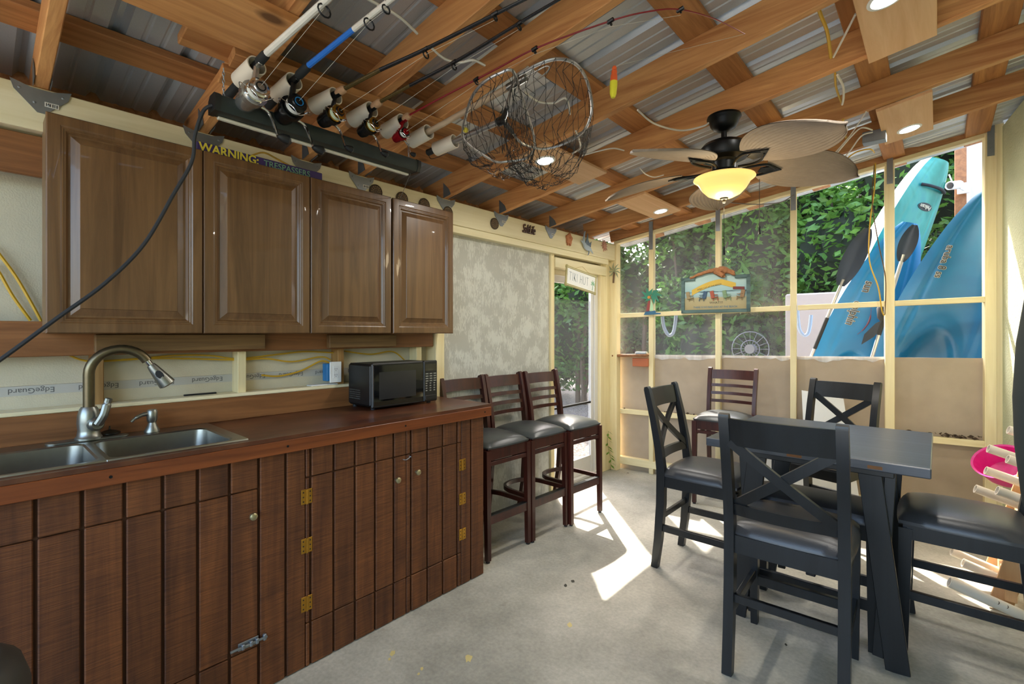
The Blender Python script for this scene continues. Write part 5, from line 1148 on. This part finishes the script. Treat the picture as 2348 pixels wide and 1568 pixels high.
part('fronds', m, plain('frond_green_tin', '2f7a62', .5, noise=.3), tp)
# metal palm on the corner post
p = Vector((-2.545, 4.53, 0)); q_ = ony(1408, 640, 4.52); p = Vector((-2.575, 4.522, q_.z - .04)); pm = thing('palm_ornament', 'small rusty metal palm on the corner post', 'wall ornament', p)
m = MB(); bar(m, p, p + Vector((.01, 0, .12)), .016, .008, (0, 1, 0)); part('trunk', m, plain('rust_brown', '6b5340', .7, noise=.3), pm)
m = MB()
for an in (-50, -15, 25, 60, 100, 140, 180, 225):
    a_ = math.radians(an); d_ = Vector((math.cos(a_), 0, math.sin(a_))); n_ = Vector((-math.sin(a_), 0, math.cos(a_))); prism(m, [(0, -.004), (.045, .012), (.09, -.012), (.045, -.003)], p + Vector((.01, -.004, .125)), d_, n_, .003)
part('fronds', m, plain('faded_green_tin', '8f9a7c', .6, noise=.3), pm)
# little shelf on the first bay
a_ = fpt(1407, 815, .05); b_ = fpt(1487, 814, .05); m = MB(); bar(m, a_ - fn * .04, b_ - fn * .04, .11, .026, ZV, .006); sh = solo('corner_shelf', m, redboard, 'small stained shelf board in the corner of the screen wall', 'shelf')
m = MB(); a2 = fpt(1452, 830, .0); b2 = fpt(1488, 831, .0); bar(m, a2 + fn * .015, b2 + fn * .015, .03, .085, ZV, .003); solo('shelf_bracket_block', m, plain('orange_stain', 'a85a30', .5, noise=.15), 'orange stained wood block under the corner shelf', 'wood block')
c = fpt(1472, 806, .02); m = MB(); box(m, -.06, .06, -.03, .03, 0, .035, .008, M4(fe, -fn, ZV, (c.x, c.y, a_.z + .0135))); solo('radio', m, plain('silver_plastic', '9aa0a2', .35, .5), 'small silver radio on the corner shelf', 'radio')
# weed growing at the foot of the corner post
lf = leafmat('weed_leaf', '3f6a22', '7d9c3c', .3); wz = Vector((-2.60, 4.50, 0)); wdn = thing('weed', 'thin green weed growing up the corner post', 'plant', wz)
m = MB(); stm = cat([wz, wz + Vector((.02, -.02, .12)), wz + Vector((-.01, -.03, .26)), wz + Vector((.0, -.04, .42))], 5); tube(m, stm, .002, 5); part('stem', m, lf, wdn)
m = MB()
for k in range(13):
    s_ = stm[min(len(stm) - 1, 3 + k)]; an = k * 2.2; d_ = Vector((abs(math.cos(an)) * .8 + .1, math.sin(an) - .4, -.5)).normalized(); n_ = d_.cross(ZV).normalized(); L_ = .07
    m.add([s_, s_ + d_ * L_ * .5 + n_ * .013, s_ + d_ * L_, s_ + d_ * L_ * .5 - n_ * .013], [(0, 1, 2, 3)])
part('leaves', m, lf, wdn, recalc=False)

# ------------------------------------------------------------------ things standing in the right corner
m = MB(); q0 = Vector((.30, 2.05, 0)); solo_ = None
umb = thing('patio_umbrella', 'tall folded dark umbrella at the right edge of the picture', 'umbrella', (.303, 2.19, 0))
dkc = plain('dark_green_grey_canvas', '2b3332', .75, noise=.12)
m = MB(); lathe(m, [(.02, .78), (.075, .82), (.105, .92), (.122, 1.10), (.126, 1.25), (.118, 1.42), (.095, 1.60), (.06, 1.75), (.02, 1.86)], 28, (.303, 2.19, 0)); part('folded_canopy', m, dkc, umb)
m = MB(); lathe(m, [(.019, .04), (.019, 1.9)], 12, (.303, 2.19, 0)); part('pole', m, blackm, umb)
m = MB(); lathe(m, [(.16, 0), (.16, .03), (.05, .05), (.03, .16)], 24, (.303, 2.19, 0)); part('base', m, black, umb)
# trash can at lower left
tc_ = plain('grey_bin_plastic', '34322e', .6, noise=.1)
bx = thing('trash_can', 'dark grey rounded bin cut off by the lower left corner', 'trash can', (-1.44, -.078, 0))
m = MB(); lathe(m, [(.13, 0), (.145, .4), (.155, .68)], 28, (-1.44, -.078, 0)); part('body', m, tc_, bx)
m = MB(); lathe(m, [(.162, .68), (.163, .73), (.150, .775), (.12, .80), (.05, .81), (.001, .811)], 28, (-1.44, -.078, 0)); part('lid', m, tc_, bx)
# rod caddy of pale boards and pipes
pinep = wood('new_pine', 'b3855a', 'd1a878', 2, .6, 20, .5, .06)
cd = thing('rod_caddy', 'pine board caddy bristling with white pipe offcuts by the house wall', 'rod caddy', (.42, 3.75, 0))
for y in (3.58, 4.0):
    m = MB(); bar(m, (.24, y, 0), (.46, y, .95), .09, .02, (0, 1, 0), .002); part('upright_board', m, pinep, cd)
for z, x in ((.12, .275), (.42, .345), (.72, .41)): m = MB(); box(m, x - .015, x + .03, 3.54, 4.04, z - .05, z + .05, .003); part('cross_board', m, pinep, cd)
def stick(px, py, Y, ln, r=.024, holes=False):
    p = ony(px, py, Y); d_ = Vector((.88, .16, -.30)).normalized(); q = MB()
    lathe(q, [(r, 0), (r, ln), (r - .004, ln), (r - .004, 0), (r, 0)], 16, p, d_, False); pp = part('pipe', q, pvc, cd)
    if holes:
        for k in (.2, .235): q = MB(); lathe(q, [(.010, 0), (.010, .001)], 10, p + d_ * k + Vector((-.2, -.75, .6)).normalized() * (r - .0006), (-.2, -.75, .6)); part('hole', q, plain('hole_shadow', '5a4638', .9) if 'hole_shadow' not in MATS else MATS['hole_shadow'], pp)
for a_ in ((2312, 985, 3.95, .2), (2266, 1028, 3.85, .26), (2310, 1052, 3.7, .2), (2260, 1078, 3.9, .25), (2236, 1120, 3.75, .3), (2286, 1124, 3.6, .2), (2182, 1264, 3.85, .42), (2208, 1290, 3.65, .38)): stick(*a_)
stick(2176, 1334, 3.45, .42, .027, True)
pink = plain('pink_plastic', 'b81f78', .4, noise=.2, scale=40)
bk = Vector((.30, 4.22, .62)); m = MB(); lathe(m, [(.07, 0), (.10, .05), (.13, .15), (.137, .155), (.126, .15), (.095, .05), (.001, .01)], 28, ony(2318, 1075, 4.25) - Vector((0, 0, .06)), Vector((-.35, -.55, .75))); solo('basket', m, pink, 'bright pink plastic basket among the white pipes', 'basket')
# white boards leaning on the screened wall
m = MB(); a_ = fpt(1839, 893, .08); b_ = fpt(1933, 908, .08); zt = a_.z
pts = [Vector((a_.x, a_.y, zt)), Vector((b_.x, b_.y, b_.z)), Vector((b_.x, b_.y, 0)) + fe * .12 + fn * .05, Vector((a_.x, a_.y, 0)) + fe * .04 + fn * .05]
m.add(pts + [v - fn * .02 for v in pts], [(0, 1, 2, 3), (7, 6, 5, 4), (0, 4, 5, 1), (1, 5, 6, 2), (2, 6, 7, 3), (3, 7, 4, 0)]); solo('white_panel', m, white, 'white panel leaning on the end wall behind the far chair', 'panel')
m = MB(); a_ = fpt(1752, 958, .26); box(m, 0, .34, 0, .1, 0, .70, .004, M4(fe, -fn, ZV, (a_.x, a_.y, 0))); solo('storage_box', m, white, 'white box standing behind the table by the end wall', 'box')

# ------------------------------------------------------------------ outside: kayaks
def kayak(name, label, tip, foot, Wd, roll, deckm, hullm, loc_n, depth=.17, pit=None, sharpness=.55, crown=.07, pit_mat=None):
    tip = Vector(tip); foot = Vector(foot); ax = (tip - foot); Ln = ax.length; ax.normalize()
    n0 = Vector((-tip.x * .15, -1, .0)); n0 = (n0 - ax * n0.dot(ax)).normalized(); n0 = Matrix.Rotation(math.radians(roll), 3, ax) @ n0; s0_ = ax.cross(n0).normalized()
    if s0_.x < 0: s0_ = -s0_
    ns, nu = 96, 40; t = thing(name, label, 'kayak', foot, group='kayaks leaning outside')
    def hw(s_): return Wd / 2 * max(0.0, math.sin(math.pi * (.015 + .97 * s_))) ** sharpness * (1 - .12 * s_)
    def dk(s_, u):
        h = hw(s_) / (Wd / 2); z = crown * (1 - u * u) * h ** .5 + .10 * max(0, s_ - .75) ** 1.5 * 2
        z -= .010 * math.exp(-((abs(u) - .62) / .05) ** 2) * h
        if pit:
            c_, l_, w_, d_ = pit; a_ = ((s_ - c_) / l_) ** 2 + (u / w_) ** 2
            z -= d_ / (1 + math.exp(min(40, (a_ - 1) * 5))); z += .022 * math.exp(-((a_ - 1.12) / .16) ** 2)
        return z
    def pt(s_, u, o_=0.0): return foot + ax * (s_ * Ln) + s0_ * (u * hw(s_)) + n0 * (dk(s_, u) + o_)
    q = MB(); vs = [pt(i / ns, -1 + 2 * j / nu) for i in range(ns + 1) for j in range(nu + 1)]; fs = [(i * (nu + 1) + j, i * (nu + 1) + j + 1, (i + 1) * (nu + 1) + j + 1, (i + 1) * (nu + 1) + j) for i in range(ns) for j in range(nu)]
    q.add(vs, fs); dko = part('deck', q, deckm, t, sharp=40)
    q = MB(); vs = []
    for i in range(ns + 1):
        s_ = i / ns
        for j in range(nu + 1):
            a_ = math.pi * j / nu; vs.append(foot + ax * (s_ * Ln) - s0_ * (math.cos(a_) * hw(s_)) + n0 * (dk(s_, 1) - depth * (hw(s_) / (Wd / 2)) ** .7 * math.sin(a_) ** .6))
    q.add(vs, fs); part('hull', q, hullm, t, sharp=40)
    return t, pt, ax, s0_, n0, hw, Ln
def mottled(name, cols, sc=2.0, rough=.35):
    m_, t, p, N, L = nodes(name); p.inputs['Roughness'].default_value = rough
    tc = N.new('ShaderNodeTexCoord'); nz = N.new('ShaderNodeTexNoise'); nz.inputs['Scale'].default_value = sc; nz.inputs['Detail'].default_value = 4; nz.inputs['Distortion'].default_value = 1.2; L.new(tc.outputs['Object'], nz.inputs['Vector'])
    cr = N.new('ShaderNodeValToRGB'); e = cr.color_ramp.elements; e[0].position = .3; e[0].color = rgb(cols[0]); e[1].position = .72; e[1].color = rgb(cols[-1])
    for k, c_ in enumerate(cols[1:-1]): x = e.new(.3 + .42 * (k + 1) / (len(cols) - 1)); x.color = rgb(c_)
    L.new(nz.outputs['Fac'], cr.inputs['Fac']); L.new(cr.outputs[0], p.inputs['Base Color']); return m_
teal = mottled('teal_mottled_deck', ['125f50', '1b7a6c', '3a9688', '217e86']); kwh = plain('white_hull', 'e8e8e6', .35, noise=.03)
blue1 = mottled('blue_deck', ['0a5f8a', '0f72a2', '1c85b4'], 1.2); blue2 = mottled('deep_blue_deck', ['0a527a', '0f628c', '15729c'], 1.2)
outl = plain('decal_cream', 'c8bfa4', .5); dkd = plain('decal_dark', '202a2c', .5)
tip = ony(2150, 368, 5.98); foot = Vector((-1.12, 5.98, -.09))
KD = []
K1, pt, ax, sv, nv, hw, Ln = kayak('kayak', 'tallest kayak, mottled teal deck with a white hull, leaning behind the others', tip, foot, .72, 54, teal, kwh, None, .30, (.70, .07, .55, .03), .36)
o_ = pt(.872, .05, .008); q = MB(); lathe(q, [(.085, 0), (.085, .002)], 26, (0, 0, 0), ZV); M = M4(sv * 1.0, ax * .42, nv, o_); q.v = [M @ v for v in q.v]; part('badge', q, dkd, K1)
text('badge_lettering', 'Pelican', .052, outl, K1, o_ + nv * .004, -sv, -ax, .003, shear=.2, sx=.9, bold=.0008)
q = MB(); tube(q, cat([pt(.925, -.62, .012), pt(.925, -.3, .03), pt(.925, .3, .035), pt(.925, .95, .015)], 5), .014, 8); part('carry_handle', q, rubber, K1)
q = MB(); tube(q, cat([pt(.36, -.93, .004), pt(.35, -.97, .05), pt(.30, -.97, .05), pt(.29, -.93, .004)], 5), .010, 8); part('side_handle', q, rubber, K1)
q = MB()
for k in range(46):
    a_ = random.uniform(.55, .80); u = random.uniform(-.6, .7); lathe(q, [(random.uniform(.003, .007), 0), (.002, .001)], 6, pt(a_, u, .001), nv)
part('leaf_specks', q, plain('debris_brown', '43301c', .9), K1)
KD.append(([c_ for c_ in K1.children if 'lettering' in c_.name or 'badge' in c_.name], pt, ax, sv, nv, hw, Ln, foot.copy(), .003))
tip = ony(2085, 512, 5.62); foot = ony(1838, 1150, 5.62); foot.z = -.09
K2, pt, ax, sv, nv, hw, Ln = kayak('kayak', 'blue kayak leaning in the middle behind the paddle', tip, foot, .70, 8, blue1, blue1, None, .2, (.33, .2, .62, .13), .55)
def su(px, py, Y, ax, sv, Ln, hw, foot):
    w_ = ony(px, py, Y) - foot; s_ = w_.dot(ax) / Ln; return s_, w_.dot(sv) / max(.05, hw(s_))
for s_, qx, qy in (('sun', 1990, 658), ('dolphin', 1957, 718)):
    pc = pt(*su(qx, qy, 5.55, ax, sv, Ln, hw, foot), .02); text('name_decal', s_, .098, outl, K2, pc, -ax, sv, .0006, bold=.004, sx=.8); text('name_decal', s_, .098, dkd, K2, pc + nv * .0016, -ax, sv, .0022, bold=.0004, sx=.8)
q = MB(); tube(q, cat([pt(.70, -.1, .02), pt(.66, -.02, .02), pt(.625, -.06, .02), pt(.60, -.16, .02)], 5), [.002, .008, .006, .002], 6); part('dolphin_mark', q, plain('decal_maroon', '6a3540', .5), K2)
KD.append(([c_ for c_ in K2.children if 'decal' in c_.name], pt, ax, sv, nv, hw, Ln, foot.copy()))
tip = ony(2292, 432, 5.32); foot = ony(1985, 1150, 5.32); foot.z = -.09
K3, pt, ax, sv, nv, hw, Ln = kayak('kayak', 'blue kayak at the right, nearest the screen, with a deep cockpit', tip, foot, .78, -4, blue2, blue2, None, .22, (.36, .22, .55, .15), .5)
pc = pt(*su(2163, 598, 5.24, ax, sv, Ln, hw, foot), .02); text('name_decal', 'aruba 8 ss', .074, outl, K3, pc, -ax, sv, .0006, bold=.003, sx=.9); text('name_decal', 'aruba 8 ss', .074, dkd, K3, pc + nv * .0016, -ax, sv, .0022, bold=.0002, sx=.9)
KD.append(([c_ for c_ in K3.children if 'decal' in c_.name], pt, ax, sv, nv, hw, Ln, foot.copy()))
def conform(objs, pt, ax, sv, nv, hw, Ln, foot_, lift=.004):
    for o_ in objs:
        b_ = root_of(o_).location
        zz = [(v.co + b_ - foot_).dot(nv) for v in o_.data.vertices]; z0_ = min(zz)
        for v, z_ in zip(o_.data.vertices, zz):
            w_ = v.co + b_ - foot_; s_ = w_.dot(ax) / Ln; u_ = w_.dot(sv) / max(1e-3, hw(s_)); v.co = pt(s_, u_, lift + (z_ - z0_)) - b_
for args in KD: conform(*args)
# paddles and rope anchor
pdk = plain('navy_blade', '17283c', .4, noise=.15)
def paddle(tip_px, neck_px, low_px, Y, lab, wid=.085):
    a_, b_, c_ = ony(*tip_px, Y), ony(*neck_px, Y), ony(*low_px, Y); t = thing('kayak_paddle', lab, 'paddle', c_, group='paddles among the kayaks')
    ax = (a_ - b_); L_ = ax.length; ax.normalize(); sd_ = ax.cross(Vector((0, -1, 0))).normalized(); q = MB(); n_ = 14; vs = []; fs = []
    for k in range(n_ + 1):
        s_ = k / n_; w_ = wid * math.sin(math.pi * min(.97, .06 + .9 * s_)) ** .6
        for u, h in ((-1, 0), (-.4, .012), (0, .018), (.4, .012), (1, 0)): vs.append(b_ + ax * s_ * L_ + sd_ * u * w_ + Vector((0, -1, 0)) * (.02 * u * u + h * .3))
    for k in range(n_):
        for u in range(4): fs.append((k * 5 + u, k * 5 + u + 1, k * 5 + 6 + u, k * 5 + 5 + u))
    q.add(vs + [v + Vector((0, .008, 0)) for v in vs], fs + [tuple(len(vs) + i for i in f[::-1]) for f in fs]); part('blade', q, pdk, t)
    m1 = b_ + (c_ - b_) * .15; m2 = b_ + (c_ - b_) * .3; q = MB(); tube(q, [b_ + ax * .06, m1], .0145, 10); tube(q, [m2, c_], .0145, 10); part('shaft', q, alum, t); q = MB(); tube(q, [m1, m2], .017, 10); part('shaft_grip', q, rubber, t)
    return t
paddle((1992, 524), (1927, 655), (1742, 1105), 5.22, 'black bladed kayak paddle left of the blue kayaks')
paddle((2098, 516), (2066, 600), (1905, 1130), 5.16, 'blue kayak paddle standing between the kayaks', .06)
m = MB(); c_ = ony(2028, 712, 5.14); lathe(m, [(.03, -.09), (.05, -.06), (.055, .02), (.04, .05)], 12, c_); solo('anchor_bag', m, rubber, 'small dark bag tied with yellow cord at the screen post', 'bag')
m = MB(); a_, b_ = ony(1975, 790, 5.16), ony(2035, 735, 5.16); ax = b_ - a_; prism(m, [(0, 0), (.3, .16), (.75, .17), (1.0, .08), (.8, -.02), (.4, -.08)], a_, ax, Vector((-ax.z, 0, ax.x)), .012); solo('paddle_blade', m, black, 'spare black paddle blade in front of the blue cockpits', 'paddle blade', 'paddles among the kayaks')

# ------------------------------------------------------------------ outside: house side, camera, odds and ends
sid = wood('white_siding', 'cfc8bc', 'e6e1d6', 2, .7, 18, 0, .03)
hs = thing('neighbour_wall', 'white board siding at the house corner beyond the screen', 'house', (0.6, 6.6, 0))
for k in range(9):
    m = MB(); x = ony(2214, 400, 6.5).x + k * .13; box(m, x, x + .124, 6.5, 6.53, -.1, 3.6, .003); part('siding_board', m, sid, hs)
m = MB(); x = ony(2205, 400, 6.4).x; box(m, x - .05, x + .035, 6.38, 6.47, -.1, 3.5, .003); solo('brown_post', m, redboard, 'brown wooden post at the corner of the white siding', 'post')
p = ony(2186, 425, 6.2); sc_ = thing('security_camera', 'white bullet security camera on the brown post', 'security camera', p)
m = MB(); d_ = Vector((-.5, -.8, -.15)).normalized(); lathe(m, [(.035, -.09), (.04, -.08), (.04, .05), (.036, .055), (.032, .04)], 16, p, d_); part('body', m, white, sc_)
m = MB(); lathe(m, [(.03, .043), (.001, .044)], 14, p, d_); part('lens', m, gl, sc_)
m = MB(); tube(m, cat([p - d_ * .07, p + Vector((.06, .06, -.03)), p + Vector((.08, .14, -.02))], 5), .014, 8); box(m, p.x + .03, p.x + .12, p.y + .13, p.y + .16, p.z - .06, p.z + .04, .004); part('bracket', m, white, sc_)
m = MB(); tube(m, [p + Vector((-.01, 0, .04)), p + Vector((-.03, 0, .11))], .006, 6); part('antenna', m, white, sc_)
cab = plain('beige_cabinet', '968b82', .6, noise=.05)
m = MB(); x0 = ony(1800, 700, 7.2).x; x1 = ony(1960, 700, 7.2).x; box(m, x0, x1, 7.2, 7.8, -.1, ony(1850, 672, 7.2).z, .02); solo('garden_shed', m, cab, 'pale beige resin storage shed behind the kayaks', 'shed')
hz_ = plain('grey_blue_hose', '8f9db0', .3, noise=.1)
for px, lab in ((1840, 'grey U-shaped hose hooked outside beside the white kayak'), (1524, 'grey U-shaped hose hooked outside the second screen')):
    Y = 5.75 if px > 1700 else 5.6; s_ = 1.0
    ony_ = ony if px > 1700 else (lambda a_, b_, Y_: onf(a_, b_) - fn * .105)
    P_ = [ony_(px - 12, 700 if px > 1700 else 725, Y), ony_(px - 8, 750, Y), ony_(px + 2, 768, Y), ony_(px + 12, 765, Y), ony_(px + 17, 748, Y), ony_(px + 20, 722, Y)]
    m = MB(); tube(m, cat(P_, 6), .017, 10); solo('hose', m, hz_, lab, 'hose')
m = MB(); c_ = ony(1720, 800, 6.6); 
for r_ in (.22, .11): tube(m, [c_ + Vector((r_ * math.cos(k * .2618), 0, r_ * math.sin(k * .2618))) for k in range(24)], .006, 6, True)
for k in range(16): a_ = k * .3927; tube(m, [c_ + Vector((.05 * math.cos(a_), -.01, .05 * math.sin(a_))), c_ + Vector((.22 * math.cos(a_), 0, .22 * math.sin(a_)))], .0025, 4)
lathe(m, [(.06, -.03), (.06, .1)], 14, c_, (0, 1, 0)); bar(m, c_ - ZV * .2, Vector((c_.x, c_.y, -.08)), .03, .03); lathe(m, [(.2, 0), (.2, .03)], 18, (c_.x, c_.y, -.1)); solo('pedestal_fan', m, plain('grey_wire', '6f7278', .4, .5), 'old wire pedestal fan standing in the yard', 'fan')
# ------------------------------------------------------------------ trees round the yard
bark = plain('bark', '5e4c3c', .9, noise=.3, scale=20, bump=.8)
LV = [leafmat('leaf_dark', '24411a', '4d7430', .35), leafmat('leaf_mid', '305722', '68953a', .4), leafmat('leaf_bright', '417a24', '8cc048', .45)]
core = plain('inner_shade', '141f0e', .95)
def tree(x, y, rx, ry, h, nl, mt, lab, grp, zb=0.0, ls=.085, lean=0.0):
    t = thing('tree' if zb > .3 else 'shrub', lab, 'tree' if zb > .3 else 'shrub', (x, y, -.1), group=grp); rnd = random.Random(int(x * 100 + y * 1000))
    for k in range(3):
        q = MB(); a_ = rnd.random() * 6.28; b0_ = Vector((x + .15 * math.cos(a_), y + .15 * math.sin(a_), -.1)); tube(q, cat([b0_, b0_ + Vector((rnd.uniform(-.25, .25) + lean, rnd.uniform(-.2, .2), h * .3)), b0_ + Vector((rnd.uniform(-.6, .6) + lean * 2, rnd.uniform(-.3, .3), h * .7))], 6), [.06] * 5 + [.045] * 4 + [.02] * 4, 7); part('trunk', q, bark, t)
    blobs = [(x + rnd.uniform(-.7, .7) * rx, y + rnd.uniform(-.5, .5) * ry, zb + (h - zb) * rnd.uniform(.1, .88), rnd.uniform(.35, .6)) for _ in range(15)]
    q = MB(); R_ = rnd.uniform
    for _ in range(nl):
        bx_, by_, bz_, br = blobs[rnd.randrange(15)]
        d_ = Vector((rnd.gauss(0, 1), rnd.gauss(0, 1), rnd.gauss(0, 1))).normalized(); rr = br * (.25 + .9 * rnd.random()); c_ = Vector((bx_ + d_.x * rr * rx * .9, by_ + d_.y * rr * ry * .9, max(-.05, bz_ + d_.z * rr * h * .32)))
        e1 = Vector((R_(-1, 1), R_(-1, 1), R_(-.8, .5))).normalized(); e2 = e1.cross(Vector((R_(-1, 1), R_(-1, 1), R_(-1, 1)))).normalized(); s_ = ls * R_(.6, 1.35)
        n_ = len(q.v); q.v += [c_ - e1 * s_, c_ + e2 * s_ * .42, c_ + e1 * s_, c_ - e2 * s_ * .42]; q.f.append((n_, n_ + 1, n_ + 2, n_ + 3))
    part('foliage', q, mt, t, sharp=0, recalc=False)
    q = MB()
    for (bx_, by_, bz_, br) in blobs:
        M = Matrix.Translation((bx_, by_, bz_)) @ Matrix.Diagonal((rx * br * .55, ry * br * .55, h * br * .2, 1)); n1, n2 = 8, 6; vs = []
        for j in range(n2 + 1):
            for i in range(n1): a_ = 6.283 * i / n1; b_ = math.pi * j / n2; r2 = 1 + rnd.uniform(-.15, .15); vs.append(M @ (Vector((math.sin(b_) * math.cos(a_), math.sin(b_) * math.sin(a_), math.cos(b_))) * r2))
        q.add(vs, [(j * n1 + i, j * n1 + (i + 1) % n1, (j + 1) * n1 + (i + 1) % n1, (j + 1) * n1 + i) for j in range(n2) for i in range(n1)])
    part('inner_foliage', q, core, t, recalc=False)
TG = 'trees and shrubs round the yard'
HL = ['leafy shrub seen through the storm door, left part', 'dark leafy shrub seen through the storm door glass', 'leafy shrub behind the first screen beside the corner post', 'dark leafy shrub behind the second screen, above the grey hose', 'leafy shrub behind the beach sign', 'brightest green shrub, behind the third screen and fan light', 'leafy green shrub left of the tall white and teal kayak', 'dark leafy shrub behind the tip of the tallest kayak', 'dark leafy shrub behind the security camera']
for k, (x, y, h) in enumerate(((-9.0, 8.8, 4.6), (-7.4, 9.6, 5.2), (-5.9, 9.0, 4.8), (-4.5, 9.4, 5.4), (-3.2, 8.7, 5.0), (-2.0, 9.3, 5.6), (-.8, 8.8, 5.2), (.5, 9.4, 5.6), (1.8, 9.0, 5.4))):
    tree(x, y, 1.35, 1.0, h, 13000, LV[(0, 0, 1, 0, 1, 2, 1, 0, 0)[k]], HL[k], TG, 0.2, .075)
tree(-.2, 12.5, 3.0, 1.6, 7.0, 4000, LV[0], 'tall dark tree rising behind the hedge on the right', TG + ' behind', .8, .14); tree(-4.4, 12.8, 3.2, 1.6, 7.2, 4000, LV[0], 'tall dark tree rising behind the hedge in the middle', TG + ' behind', .8, .14); tree(-9.2, 12.4, 3.0, 1.6, 7.0, 4000, LV[0], 'tall dark tree rising behind the hedge on the left', TG + ' behind', .8, .14)
